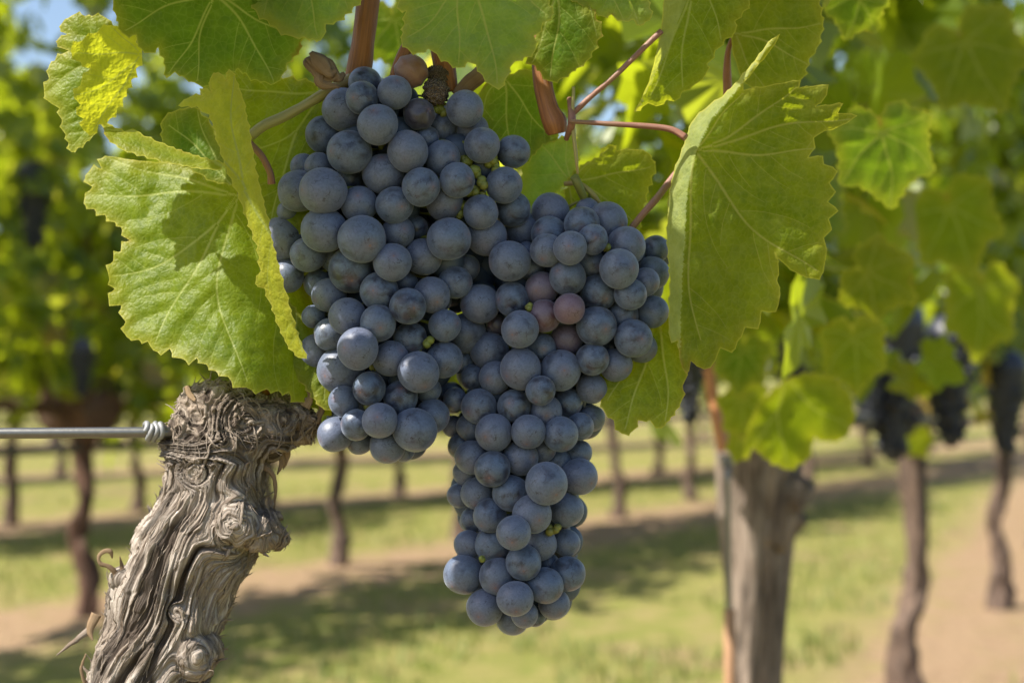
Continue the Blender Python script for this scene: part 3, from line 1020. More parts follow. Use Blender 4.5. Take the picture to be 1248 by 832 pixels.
hero_leaf('green toothed leaf tucked behind the glowing yellow leaf',
          [(72, 33), (88, 19), (104, 20), (126, 20), (140, 34), (135, 80), (128, 120), (112, 168), (88, 186), (80, 164), (72, 132), (62, 126), (54, 114), (60, 96), (60, 80), (76, 66), (84, 62), (68, 51), (82, 42)],
          (150, 60), [(58, 110), (90, 180), (74, 38)], plane(12, 100, 100, -0.2, -0.15), M_LEAF, tooth=13, amp=4, step=3.4, und=2)

hero_leaf('dark bumpy leaf with tan scorched edges hanging at the top left of the frame',
          [(134, -60), (138, 2), (142, 20), (148, 40), (166, 43), (176, 65), (193, 58), (200, 72), (203, 96), (213, 88), (237, 101), (256, 105), (266, 92), (290, 84), (313, 98), (334, 103), (344, 92), (350, 78), (365, 62), (368, 40), (366, 0), (366, -60)],
          (262, -8), [(150, 38), (206, 92), (240, 100), (334, 102), (366, 50)], plane(-26, 250, 60, 0.06, 0.32, 0.0004, -0.001), M_LEAF_D, tooth=15, amp=4, skip=(0, 20, 21), step=3.6, und=4.5, quilt=2.6)

hero_leaf('rounded leaf edge at the very top left of the brown cane',
          [(300, -60), (306, 0), (312, 14), (336, 34), (353, 44), (371, 46), (391, 50), (397, 30), (412, 26), (421, 18), (441, 0), (445, -60)],
          (372, -50), [(320, 20), (388, 46), (425, 10)], plane(-40, 370, 20, 0.05, 0.3), M_LEAF_P, tooth=13, amp=4, skip=(0, 10, 11), step=3.6, und=3.5)

hero_leaf('wide pale green leaf hanging over the middle of the grapes from the top edge',
          [(500, -40), (483, 10), (495, 14), (493, 30), (489, 50), (497, 60), (509, 65), (522, 60), (532, 66), (546, 76), (559, 83), (570, 76), (580, 79), (588, 92), (598, 104), (608, 110), (616, 97), (622, 82), (628, 75), (640, 70), (652, 63), (651, 44), (662, 28), (675, 16), (664, -4), (600, -30)],
          (560, -36), [(497, 48), (560, 80), (606, 106), (668, 18)], plane(-34, 575, 40, 0.02, 0.30, 0.0, -0.0006), M_LEAF_P, tooth=13, amp=4, skip=(0, 24, 25), step=3.6, und=3.0, quilt=1.4)

hero_leaf('dark green leaf above the reddish node between the two bunches',
          [(650, -50), (662, 20), (640, 78), (652, 80), (668, 99), (684, 96), (697, 88), (714, 76), (722, 64), (728, 50), (733, 38), (720, 10), (715, -50)],
          (680, -30), [(648, 78), (670, 97), (728, 46)], plane(6, 690, 50, -0.15, 0.2), M_LEAF_D, tooth=14, amp=4, skip=(0, 1, 11, 12), step=3.6, und=3)

hero_leaf('small leaf tip along the top edge above the pink leaf stalk',
          [(688, -50), (692, -2), (717, 9), (732, 20), (745, 18), (758, 26), (772, 24), (780, 32), (794, 22), (790, 0), (784, -50)],
          (735, -45), [(760, 24), (780, 30)], plane(-10, 740, 0, -0.1, 0.3), M_LEAF_P, tooth=12, amp=3, skip=(0, 9, 10), step=3.6, und=3)


def z_upper(x, y):
    f = np.interp(y, [-60, 0, 60, 135], [836, 836, 815, 776])
    t = x - f
    return np.where(t > 0, 22 + 0.25 * t, 22 - 1.1 * (-t)) + 0.15 * y


hero_leaf('folded leaf with a bright lit edge hanging above the big right leaf',
          [(806, -60), (809, 0), (805, 40), (798, 72), (791, 100), (780, 124), (772, 137), (784, 130), (790, 126), (800, 130), (812, 122), (822, 124), (832, 112), (846, 104), (860, 92), (862, 78), (872, 62), (884, 48), (896, 40), (896, 26), (914, 6), (905, -60)],
          (850, -50), [(790, 120), (830, 110), (880, 50)], z_upper, M_LEAF, alt=(lambda x, y: x < np.interp(y, [-60, 0, 60, 135], [836, 836, 815, 776]), M_LEAF_F), tooth=14, amp=3, skip=(0, 1, 2, 3, 4, 5, 20, 21), step=3.6, und=2.2)  # bright light on the flap is put into its paler colour

hero_leaf('soft green leaf behind the upright tip of the big right leaf',
          [(882, -40), (890, 30), (893, 66), (905, 100), (925, 108), (950, 104), (978, 96), (986, 72), (996, 58), (1003, 30), (990, -40)],
          (896, 40), [(985, 80), (1000, 30), (930, 106)], plane(120, 940, 40, 0.2, 0.1), M_LEAF_U, tooth=14, amp=4, skip=(0, 1, 2), step=4.5, und=3,
          petiole=([(896, 40, 118), (888, 60, 122), (886, 85, 128), (887, 118, 135)], [2.5, 3.6, 5.2, 6.5]), pmat=M_CANE_O)

hero_leaf('shaded dark leaf right behind the top of the left bunch',
          [(585, 112), (598, 98), (612, 96), (640, 84), (664, 96), (676, 130), (680, 170), (662, 176), (640, 200), (622, 206), (600, 188), (582, 160)],
          (614, 92), [(622, 200), (672, 170), (586, 150)], plane(100, 630, 140, 0.2, -0.1), M_LEAF_D, tooth=13, amp=3, step=4, und=3)

hero_leaf('small pale leaf between the bunches below the reddish node',
          [(643, 158), (654, 166), (662, 158), (674, 172), (688, 166), (700, 164), (706, 190), (700, 215), (690, 222), (676, 236), (660, 252), (640, 262), (634, 240), (638, 200)],
          (696, 224), [(646, 165), (660, 245), (690, 170)], plane(112, 670, 200, -0.25, 0.1), M_LEAF_P, tooth=10, amp=3, step=3.6, und=3)

hero_leaf('yellowish leaf directly above the right bunch',
          [(696, 214), (712, 200), (730, 192), (742, 176), (752, 184), (770, 182), (790, 186), (799, 202), (790, 228), (785, 250), (779, 280), (768, 310), (740, 310), (710, 280), (690, 258), (688, 240)],
          (692, 220), [(795, 202), (780, 280), (742, 180), (720, 290)], plane(118, 740, 230, 0.28, 0.1), M_LEAF_U, tooth=13, amp=3.5, step=3.6, und=3,
          petiole=([(688, 224, 98), (706, 224, 90), (722, 236, 88), (732, 250, 96)], [3, 3.2, 3.2, 2.6]), pmat=M_PETIOLE_G)

hero_leaf('bright leaf hanging behind the right bunch under its widest grapes',
          [(728, 470), (736, 500), (748, 512), (757, 528), (770, 526), (778, 512), (792, 512), (806, 522), (818, 508), (829, 492), (832, 470), (838, 450), (836, 400), (800, 380), (760, 400), (735, 440)],
          (800, 385), [(760, 524), (812, 516), (740, 490)], plane(60, 780, 450, 0.1, -0.3), M_LEAF, tooth=13, amp=3.5, step=3.8, und=3)

hero_leaf('green leaf behind the left bunch around the pale shoot, with small gaps',
          [(250, 92), (300, 84), (345, 96), (380, 100), (404, 130), (404, 200), (384, 262), (352, 300), (330, 290), (318, 262), (306, 220), (296, 180), (270, 150), (245, 120)],
          (396, 110), [(262, 100), (300, 190), (330, 280), (380, 250)], plane(64, 330, 180, -0.2, -0.2), M_LEAF, tooth=14, amp=4, step=4, und=4)

hero_leaf('dark leaf behind the curled wing leaf',
          [(197, 148), (212, 136), (236, 130), (256, 150), (272, 190), (285, 225), (262, 222), (230, 204), (205, 196), (198, 170)],
          (285, 230), [(205, 150), (240, 134)], plane(40, 240, 180, -0.2, -0.1), M_LEAF_D, tooth=13, amp=3, step=4, und=2)

hero_leaf('shaded green leaf behind the lower left side of the left bunch',
          [(346, 360), (362, 380), (376, 392), (392, 420), (402, 450), (404, 500), (390, 495), (372, 470), (352, 450), (342, 430), (338, 390)],
          (360, 350), [(398, 490), (350, 440)], plane(46, 370, 430, 0.1, -0.2), M_LEAF, tooth=12, amp=3, step=4, und=2)

# leaves a little farther along the near row (out of focus)
gm = 'soft leaves along the near row'


def lobed(cx, cy, R, rot, squash=1.0):
    out = []
    prof = [(0, 1.05), (18, .82), (36, .78), (52, .95), (72, .74), (92, .72), (108, .86), (128, .66), (150, .62), (168, .42), (180, .22)]
    prof = prof + [(360 - a, b) for a, b in prof[-2:0:-1]]
    for a, b in prof:
        t = math.radians(a + rot)
        out.append((cx + R * b * math.sin(t) * squash, cy + R * b * math.cos(t)))
    return out


def mid_leaf(label, cx, cy, R, rot, D, zf=(0, 0), mat=None, squash=1.0):
    o = lobed(cx, cy, R, rot, squash)
    tips = [o[0], o[3], o[6], o[-3], o[-6]]
    return hero_leaf(label, o, (cx - R * .1 * math.sin(math.radians(rot)), cy - R * .1 * math.cos(math.radians(rot))), tips, plane(0, cx, cy, zf[0], zf[1], 0.001, 0.001), mat or M_LEAF,
                     D=D, tooth=13, amp=4, step=5, und=3, quilt=1.0, group=gm)


mid_leaf('blurred five lobed leaf right of the big folded leaf', 1075, 170, 82, 8, 0.86, (0.5, 0.1), M_LEAF_D, 0.95)
hero_leaf('two lobed green leaf hanging below the big right leaf over the pale trunk',
          [(960, 462), (985, 455), (1012, 460), (1036, 480), (1042, 510), (1030, 533), (1008, 538), (992, 532), (984, 560), (960, 572), (936, 560), (918, 545), (906, 560), (912, 520), (925, 490)],
          (957, 458), [(1035, 520), (960, 568), (912, 550)], plane(0, 970, 510, 0.4, 0.2), M_LEAF, D=1.15, tooth=14, amp=3, step=5, und=3, quilt=1.2, group=gm)
mid_leaf('blurred green leaf hanging above the two lobed leaf', 1040, 418, 62, 5, 1.2, (0.3, 0.3), M_LEAF, 0.8)
mid_leaf('olive brown blurred leaf below the five lobed leaf', 1062, 335, 60, 60, 1.1, (0.2, 0.5), M_LEAF_U, 1.0)
mid_leaf('dark teal leaf at the top edge on the right', 1045, 0, 50, -20, 0.8, (0.1, 0.3), M_LEAF_D, 0.9)
mid_leaf('large soft leaf right of and below the five lobed leaf', 1160, 260, 78, 20, 1.35, (0.0, 0.5), M_LEAF, 0.9)
mid_leaf('soft leaf hanging over the dark bunches on the right', 1195, 360, 80, -5, 1.6, (0.3, 0.4), M_LEAF, 0.7)
mid_leaf('blurred leaf under the top right corner', 1180, 60, 85, 30, 1.25, (0.2, 0.4), M_LEAF_U, 1.0)
mid_leaf('pale blurred leaf behind the top of the big right leaf', 985, 250, 70, 10, 1.1, (0.2, 0.3), M_LEAF_P, 0.8)
mid_leaf('blurred leaf under the big right leaf tip by the orange cane', 905, 430, 52, -10, 1.25, (0.2, 0.3), M_LEAF_D, 0.8)
mid_leaf('bright yellow green leaf over the top of the pale trunk by the orange cane', 906, 492, 46, 15, 1.32, (0.4, 0.2), M_LEAF, 0.85)
mid_leaf('small leaf hanging left of the two lobed leaf, just right of the orange cane', 902, 540, 26, -20, 1.38, (0.2, 0.3), M_LEAF, 0.8)
mid_leaf('small round leaf just above the dark trunk on the right', 1116, 535, 26, 30, 2.6, (0.2, 0.3), M_LEAF, 1.0)
mid_leaf('blurred leaf between the pink stalk and the right bunch', 800, 330, 62, -25, 1.0, (0.2, 0.3), M_LEAF, 0.8)
mid_leaf('soft dark leaf behind the brown cane at the top', 480, 30, 60, 10, 0.8, (0.2, 0.2), M_LEAF_D, 0.8)

# ---------------------------------------------------------------- the old vine in front
vine_root = empty('grapevine', (*P(178, 900, 20)[:2], 0), 'old gnarled grapevine with a twisted grey trunk left of the grapes', 'grapevine')


def hero_trunk():
    # spheres swept along the wood, in (x, y, depth) pixels
    SH = 52
    axis = [(165, 900, 24, 80), (176, 840, 22, 76), (190, 785, 20, 72), (212, 725, 18, 73), (238, 672, 16, 74), (257, 625, 16, 69), (263, 580, 18, 66), (270, 540, 16, 66), (285, 512, 14, 52)]
    ax = catmull(np.array([a[:3] for a in axis]), 90)
    ar = catmull(np.array([[a[3]] * 3 for a in axis]), 90)[:, 0]
    bm = bmesh.new()

    def sph(p, r, sub=3):
        bmesh.ops.create_icosphere(bm, subdivisions=sub, radius=r, matrix=Matrix.Translation(p))
    for p, r in zip(ax, ar): sph(p, r * 0.93)
    for (x, y, z, r) in [(248, 500, 8, 36), (268, 500, 4, 42), (300, 505, 4, 40), (330, 512, 8, 36), (352, 514, 14, 32), (368, 518, 18, 25), (236, 528, 2, 34), (300, 535, -6, 34), (240, 545, -4, 32),
                         (330, 530, 2, 30), (225, 548, 6, 30),
                         (288, 640, -36, 27), (318, 650, -18, 27), (334, 655, -4, 20), (330, 632, -6, 16), (205, 640, 0, 14), (200, 660, 0, 15), (170, 690, 6, 17), (152, 704, 10, 14), (235, 800, -22, 26), (246, 790, -6, 22)]:
        sph((x, y, z), r)
    me = bpy.data.meshes.new('tmp'); bm.to_mesh(me); bm.free()
    o = bpy.data.objects.new('tmp', me); COL.objects.link(o)
    md = o.modifiers.new('r', 'REMESH'); md.mode = 'VOXEL'; md.voxel_size = 1.15
    sm = o.modifiers.new('s', 'SMOOTH'); sm.iterations = 14; sm.factor = 0.5
    dg = bpy.context.evaluated_depsgraph_get()
    ev = o.evaluated_get(dg)
    m2 = bpy.data.meshes.new_from_object(ev)
    bpy.data.objects.remove(o)
    n = len(m2.vertices)
    co = np.empty(n * 3); m2.vertices.foreach_get('co', co); co = co.reshape(-1, 3)
    nr = np.empty(n * 3); m2.vertices.foreach_get('normal', nr); nr = nr.reshape(-1, 3)
    # axis coordinates
    idx = np.empty(n, int)
    for a in range(0, n, 20000):
        idx[a:a + 20000] = np.argmin(((co[a:a + 20000, None] - ax[None]) ** 2).sum(2), axis=1)
    T = np.gradient(ax, axis=0); T /= np.linalg.norm(T, axis=1)[:, None]
    S = np.cross(T, np.array([0, 0, 1.0])); S /= np.linalg.norm(S, axis=1)[:, None]
    d = co - ax[idx]
    arc = np.concatenate([[0], np.cumsum(np.linalg.norm(np.diff(ax, axis=0), axis=1))])
    b = arc[idx] + (d * T[idx]).sum(1)
    s_ = (d * S[idx]).sum(1); q_ = -d[:, 2]
    phi = np.arctan2(s_, q_)
    a_ = phi * 70.0
    x, y, z = co.T
    # crusty head of the vine
    head = np.clip((565 - y) / 30, 0, 1)
    crust = np.maximum(head, np.clip(1.15 - np.hypot(x - 232, y - 560) / 40, 0, 1) * 0.8)
    crust = np.maximum(crust, np.clip((x - np.interp(y, [560, 700, 830], [300, 300, 225])) / 30, 0, 1) * 0.55)
    wx = NZ(x / 46, y / 46, z / 46); wy = NZ2(x / 46, y / 46, z / 46)
    psi = a_ + 17 * NZ(a_ / 95 + 3, b / 135) + 3.2 * NZ2(a_ / 26, b / 70) + 1.2 * NZ3(a_ / 9, b / 26) + 0.15 * b
    psih = 0.9 * (x * 0.75 - y * 0.55) + 36 * wx + 15 * NZ3(x / 24, y / 24, z / 24) + 4 * NZ(x / 9, y / 9, z / 9)
    bh = 0.6 * (x * 0.5 + y * 0.8) + 42 * wy
    psi = psi * (1 - head) + psih * head
    b2 = b * (1 - head) + bh * head
    # fibres flow around knots
    ring = np.zeros(n)
    for (kx, ky, R, wgt) in ((288, 640, 30, 1.0), (236, 575, 13, .9), (330, 660, 17, .8), (300, 515, 22, .8), (348, 512, 18, .8), (240, 800, 18, .8), (215, 745, 9, .6)):
        dx, dy = x - kx, y - ky
        rr = np.hypot(dx, dy) + 1e-6
        front = np.clip(q_ / 20 + 0.5, 0, 1)
        inn = np.clip((R * 1.15 - rr) / (R * .3), 0, 1) * front * wgt
        rp = rr * 1.15 + 7 * NZ(x / 17, y / 17) + 3.5 * NZ2(x / 7, y / 7)
        psi = psi * (1 - inn) + rp * inn
        sw = np.exp(-((rr - R) / (R * .55)) ** 2) * front * wgt * (1 - inn)
        psi = psi * (1 - sw * .75) + (rr * 1.1) * sw * .75
        ring = np.maximum(ring, inn)

    def ridge(v): return 1 - np.abs(v) * 1.9
    lam = 1.0
    h = 2.0 * ridge(NZ(psi / 19, b2 / 240)) + 2.6 * ridge(NZ2(psi / 6.4, b2 / 170 + 4)) + 2.3 * ridge(NZ3(psi / 3.0, b2 / 90)) ** 2 + 1.3 * NZ(psi / 1.5, b2 / 45)
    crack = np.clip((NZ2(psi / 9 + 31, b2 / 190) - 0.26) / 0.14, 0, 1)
    h -= 7.0 * crack * (1 - 0.4 * head)
    def step(v, w): return np.clip(v / w + .5, 0, 1)
    patch = 0.5 + 0.5 * np.clip(NZ(psi / 26 + 5, b2 / 75) * 2.2, -1, 1)
    h = h * (0.55 + 0.65 * patch)
    h += 2.6 * step(NZ2(psi / 8.5 + 13, b2 / 48), .10) + 1.8 * step(NZ3(psi / 5.0 + 3, b2 / 27), .12) - 2.2
    flake = NZ(x / 11, y / 11, z / 11)
    h += crust * (3.6 * NZ3(x / 16, y / 16, z / 16) + 2.4 * flake + 1.7 * NZ2(x / 5.2, y / 5.2, z / 5.2) + 0.9 * NZ(x / 2.6, y / 2.6, z / 2.6))
    h += 7.0 * NZ(x / 48 + 9, y / 48, z / 48) + 3.5 * NZ2(x / 19 + 9, y / 19, z / 19) - 2.0
    co = co + nr * h[:, None]
    co[:, 2] += SH
    W = PN(co[:, 0], co[:, 1], co[:, 2])
    m2.vertices.foreach_set('co', W.ravel())
    fattr(m2, 'psi', psi); fattr(m2, 'along', b2); fattr(m2, 'crust', np.clip(crust, 0, 1)); fattr(m2, 'fissure_shade', np.clip(crack + np.clip((NZ3(psi / 5.2 + 7, b2 / 90) - 0.32) / 0.2, 0, 1) * .8, 0, 1))
    m2.update()
    m2.flip_normals()
    m2.polygons.foreach_set('use_smooth', np.ones(len(m2.polygons), bool))
    m2.materials.clear()
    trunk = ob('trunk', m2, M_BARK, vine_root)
    # loose fibres of shredding bark lying along the grain
    from mathutils.kdtree import KDTree
    kd = KDTree(n)
    for i_, p_ in enumerate(co): kd.insert(p_, i_)
    kd.balance()
    r = np.random.default_rng(12)
    fb = MB(); made = 0
    Tv = T[idx]
    while made < 800:
        i_ = int(r.integers(0, n))
        sil = made % 4 == 0
        if nr[i_][2] > 0.35 or y[i_] > 850: continue
        if sil and abs(nr[i_][2]) > 0.3: continue
        cr = crust[i_]
        if r.random() > 0.30 + 0.25 * cr: continue
        p_ = Vector(co[i_]); ln = int(r.uniform(6, 18)); ang = r.normal(0, .12) + (2.4 * wx[i_] + r.normal(0, .15)) * cr
        path = []; lift0 = r.uniform(.2, 1.6)
        for q in range(ln):
            nv = Vector(nr[i_]); tv = Vector(Tv[i_]); tv = (tv - nv * tv.dot(nv))
            if tv.length < 1e-3: break
            tv.normalize(); bv = nv.cross(tv)
            ang += r.normal(0, .05 + .07 * cr)
            p_ = p_ + (tv * math.cos(ang) + bv * math.sin(ang)) * 3.0
            c_, i_, d_ = kd.find(p_)
            p_ = Vector(c_)
            e_ = abs(q / ln - .5) * 2
            path.append(p_ + Vector(nr[i_]) * (lift0 + (4.5 * r.random() * cr + 1.2) * e_ ** 4))
        if len(path) < 5: continue
        if sil and len(path) > 6:
            a_l = r.uniform(2, 11)
            for q in range(1, 6): path[-q] = path[-q] + Vector(nr[i_]) * a_l * ((6 - q) / 5) ** 1.6
        w0 = r.uniform(.4, 1.0) if made % 6 else r.uniform(1.6, 3.2)
        if made % 6 == 0 and len(path) > 6: path[-1] = path[-1] + Vector(nr[i_]) * r.uniform(1, 7); path[-2] = path[-2] + Vector(nr[i_]) * r.uniform(1, 4)
        pw = PN(np.array([v.x for v in path]), np.array([v.y for v in path]), np.array([v.z for v in path]))
        k_ = len(path)
        V_, F_, ro_, al_ = tube(pw, w0 * np.sin(np.linspace(.25, math.pi - .12, k_)) * D0 / F, n=k_ * 2, sides=5, flat=.4)
        fb.add(V_, F_, ro_, al_ * 30 + made); made += 1
    fm = fb.mesh('bark_fibres')
    tag(ob('bark_fibres', fm, M_FIBRE, vine_root), None, None, None, 'stuff')
    # foot of the trunk below the picture
    mb = MB()
    a = P(165, 905, 24 + SH)
    mb.tube(np.array([P(168, 880, 24 + SH), a, (a.x - .01, a.y + .005, .45), (a.x + .01, a.y, .2), (a.x, a.y + .01, -.04)]), [.0245, .026, .026, .028, .04], n=60, sides=40, bump=.35, seed=4)
    me = mb.mesh('foot'); ob('foot', me, M_BARK2, vine_root)

    def strip(pts, w0, label=None, flat=0.35, mat=M_DRY):
        pts = [(a_, b_, c_ + SH) for a_, b_, c_ in pts]
        mb = MB(); ptube(mb, pts, w0, n=24, sides=8, flat=flat, bump=.25, seed=len(pts) + int(pts[0][0]))
        s = ob('bark_strip', mb.mesh('bark_strip'), mat, vine_root)
        if label: s['label'] = label
    strip([(148, 715, 8), (142, 700, 2), (132, 690, 0), (122, 686, 0), (121, 677, 0), (128, 671, 0), (135, 672, 0), (137, 680, 2)], [5, 4.5, 3.2, 2.6, 2.4, 2.6, 2.8, 0.8], 'curled peeling bark strip')
    strip([(152, 712, 8), (150, 696, 6), (146, 677, 4)], [6, 3.5, 0.5])
    strip([(158, 712, 2), (164, 698, 2), (171, 680, 2), (170, 668, 4)], [4, 2, 1.4, .5])
    strip([(112, 766, 14), (98, 776, 8), (84, 786, 4), (69, 798, 2)], [5, 3.6, 2.4, .6], 'pointed broken twig', flat=.8, mat=M_FIBRE)
    strip([(118, 748, 12), (110, 766, 8), (113, 780, 4)], [6, 4.5, 1])
    strip([(245, 800, -14), (258, 793, -12), (270, 790, -8), (279, 791, -6)], [5, 3, 1.4, .4])
    strip([(318, 566, -4), (331, 576, -8), (336, 592, -8), (334, 622, -4)], [4, 3.2, 2.4, 1])
    strip([(338, 548, 4), (344, 562, 4), (338, 578, 4)], [7, 4, .8])
    strip([(350, 545, 6), (349, 560, 6), (345, 572, 6)], [5, 3, .6])
    strip([(104, 832, 6), (99, 815, 4), (105, 796, 6)], [2.6, 2, 1])
    strip([(228, 470, -16), (231, 480, -20), (238, 488, -26)], [3, 4, 2])
    strip([(372, 496, -4), (378, 484, -4), (374, 474, -2)], [7, 4, 1])
    strip([(384, 514, 4), (392, 500, 4), (386, 490, 4)], [6, 3.5, 1])
    return trunk


hero_trunk()

# canes of the old vine
def cane(pts, rad, mat=M_CANE, label=None, nodes=()):
    mb = MB(); ptube(mb, pts, rad, n=50, sides=18, bump=.07, seed=int(pts[0][0]))
    o = ob('cane', mb.mesh('cane'), mat, vine_root)
    if label: o['label'] = label


cane([(300, 520, 60), (360, 330, 110), (420, 160, 90), (437, 88, 60), (446, 20, 48), (456, -80, 44), (470, -300, 30)], [22, 20, 17, 15.5, 14.5, 14, 11], M_CANE, 'upright ridged red brown cane above the left bunch')
cane([(648, -90, 60), (655, 20, 56), (660, 90, 52), (668, 130, 46), (676, 150, 42), (679, 163, 43)], [9, 10, 12, 12.5, 15.5, 12], M_CANE, 'reddish cane ending in a thick node')
cane([(697, 140, 28), (720, 118, 22), (745, 97, 16), (775, 68, 14), (806, 38, 16)], [3.4, 3.4, 3.2, 3.4, 3.6], M_PETIOLE, 'thin reddish side stalk')
cane([(699, 106, 26), (698, 150, 24), (702, 190, 26), (704, 212, 30)], [1.8, 2.6, 2.4, 1.4], M_PETIOLE_G)
cane([(694, 120, 40), (697, 148, 20), (690, 170, 40)], [3, 5, 3], M_PETIOLE)
cane([(305, 166, 10), (322, 153, 14), (345, 143, 24), (372, 128, 34), (400, 112, 44), (430, 96, 52)], [6.5, 6.2, 6.5, 6, 7, 8], M_PETIOLE_G, 'pale green and tan side shoot')
cane([(302, 170, 10), (310, 180, 6), (320, 192, 6), (329, 210, 10), (331, 224, 14)], [3.2, 4.2, 4.2, 4.2, 5], M_PETIOLE, 'short curled pinkish stalk')
cane([(735, 322, 105), (760, 290, 72), (782, 263, 62), (800, 242, 66), (822, 214, 74), (850, 180, 86)], [4.5, 4.5, 4.5, 4.5, 4.5, 4.5], M_PETIOLE)
cane([(478, 112, 34), (488, 82, 30), (500, 52, 34), (512, 10, 40), (520, -90, 50)], [8, 10, 9, 8, 8], M_CANE)
cane([(548, 112, 44), (542, 82, 40), (536, 55, 42), (530, 10, 46), (528, -90, 52)], [11, 13, 12, 10, 9], M_CANE)
cane([(556, 118, 36), (572, 102, 34), (588, 88, 34), (604, 62, 40), (610, -90, 56)], [8, 10.5, 10, 8, 8], M_DRY)


def scrap(label, pts, mat):
    """crumpled dry remains of a flower or leaf"""
    r = np.random.default_rng(int(pts[0][0]))
    mb = MB()
    for k in range(5):
        o = r.normal(0, 5, 3)
        ptube(mb, [(a + o[0] + r.normal(0, 4), b + o[1] + r.normal(0, 4), c + o[2]) for a, b, c in pts], [2.5, 7, 6, 2.5][:len(pts)], n=20, sides=9, flat=.35, bump=.7, seed=k)
    o = ob('dry_scrap', mb.mesh('dry_scrap'), mat, None, P(*pts[0]))
    tag(o, label, 'dried scrap')


scrap('crumpled dry brown scrap left of the brown cane', [(376, 70, 12), (388, 82, 8), (398, 96, 8), (414, 96, 14)], M_DRY)


def crown_and_shade_leaves():
    r = np.random.default_rng(77)
    pos = []; nr = []
    # unseen leaves added over the top edge, placed to keep the sun off the bunches
    size = []
    k = 0
    while k < 330:
        x = r.uniform(-260, 500); y = r.uniform(-420, -90); dz = r.uniform(-330, 120)
        xp = x + 0.83 * (-60 - y); zp = dz + 0.32 * (-60 - y)      # where its shadow ray meets the top edge
        if not ((100 < xp < 500 and -90 < zp < 0) or (-125 < xp < 220 and -285 < zp < -195)): continue
        pos.append(P(x, y, dz)); nr.append((r.normal(-.5, .4), r.normal(-.3, .4), r.uniform(.4, 1))); size.append(r.uniform(.022, .034) if xp > 130 else r.uniform(.016, .026)); k += 1
    for k in range(90):
        x = r.uniform(640, 1150); y = r.uniform(-420, -70); dz = r.uniform(-20, 420)
        pos.append(P(x, y, dz)); nr.append((r.normal(-.3, .5), r.normal(-.3, .5), r.uniform(.3, 1))); size.append(r.uniform(.03, .045))
    for k in range(260):
        D = r.uniform(1.2, 2.2)
        pos.append(P(r.uniform(480, 1000), r.uniform(-120, 300), 0, D)); nr.append((r.normal(-.6, .5), r.normal(-.2, .5), r.uniform(.2, .8))); size.append(r.uniform(.03, .05))
    V, Fc, t = leaf_cloud(np.array(pos), np.array(nr), np.array(size), 5)
    me = mesh_np('crown', V, Fc, False); fattr(me, 'tint', t)
    ob('crown', me, M_CROWN, vine_root)


crown_and_shade_leaves()

# wire tied to the head of the old trunk
def near_wire():
    a = P(-330, 530.0, 18); b = P(215, 526.5, 44)
    mb = MB(); mb.tube(np.array([a, (a + b) / 2, b]), [6.8 * D0 / F] * 3, n=20, sides=20)
    o = ob('trellis_wire', mb.mesh('trellis_wire'), M_WIRE, None, b)
    tag(o, 'thick grey wire running in from the left edge to the old trunk', 'wire', 'trellis wires')
    mb = MB()
    t = np.linspace(0, 1, 60)
    ang = t * 2 * math.pi * 3.4
    pts = [P(177 + 22 * q + 2.2 * math.sin(an * 2.1), 526 - (9.0 + 1.8 * math.sin(an * 1.37)) * math.sin(an), 44 - 9.5 * math.cos(an)) for q, an in zip(t, ang)]
    mb.tube(np.array(pts), [3.6 * D0 / F] * 60, n=160, sides=8, bump=.15)
    ob('tie', mb.mesh('tie'), M_TIE, o)


near_wire()

# ---------------------------------------------------------------- the two grape bunches
REG = dict(A=(330, 75), B=(480, 75), C=(320, 200), D=(480, 200), E=(340, 325), F=(440, 325), G=(370, 445),
           H=(620, 225), I=(620, 345), J=(540, 345), K=(540, 465), L=(530, 580), M=(530, 640))
LEFT = """A 715 165 120 1;A 695 278 122 .3;A 558 370 158 1;A 940 235 124 0;A 815 480 152 0;A 1130 400 116 .8 s;A 400 555 135 2;A 597 690 161 0;A 1043 683 149 0;
A 365 800 105 1.2;A 250 800 95 2;C 920 75 150 .8;A 1190 580 85 2;B 540 360 133 0;B 365 500 112 2;B 600 520 115 2;B 672 635 132 0;B 910 685 124 .2;B 370 735 130 .2;
C 275 205 152 1;C 460 205 170 0;C 190 360 76 2;C 650 115 98 2;C 733 305 134 .5;C 1005 310 136 .3;C 470 502 168 .2;C 755 570 175 0;C 1030 520 120 .3;C 1170 480 85 2;
C 985 745 138 0;C 345 690 130 1;C 545 715 105 2;C 680 800 172 .8;C 160 570 170 2.3;C 290 420 72 2.4;C 190 850 118 2;D 207 172 140 .2;D 482 125 128 0;D 385 285 137 1;D 838 158 136 0;
D 905 345 130 1;D 662 365 125 0;D 705 550 146 .7;D 420 570 158 0;D 225 705 135 1;D 555 790 95 2.3;E 295 130 105 2;E 380 215 125 1.2;E 262 380 84 2.2;E 340 395 56 2.3;E 395 515 122 1;E 520 378 141 .2;
E 765 188 145 .3;E 755 430 133 .2;E 980 300 134 0;E 960 120 92 2;E 600 620 154 0;E 1000 540 120 .2;E 285 640 122 2;E 850 697 130 .2;E 1062 800 148 0;E 475 790 172 1;F 637 445 120 0;F 637 705 135 .6;
F 538 215 135 .4;F 590 250 95 2;F 718 120 122 1.4;F 800 500 150 2.2 ;G 500 175 124 0;G 310 275 116 .6;G 740 245 128 .5;G 285 410 62 2;G 240 525 130 1;G 400 450 116 .5;G 425 575 100 1.5;G 580 420 130 0;
G 640 610 132 1;G 760 650 80 2;G 845 490 161 0;G 980 385 128 1.3;G 950 185 96 1.4"""
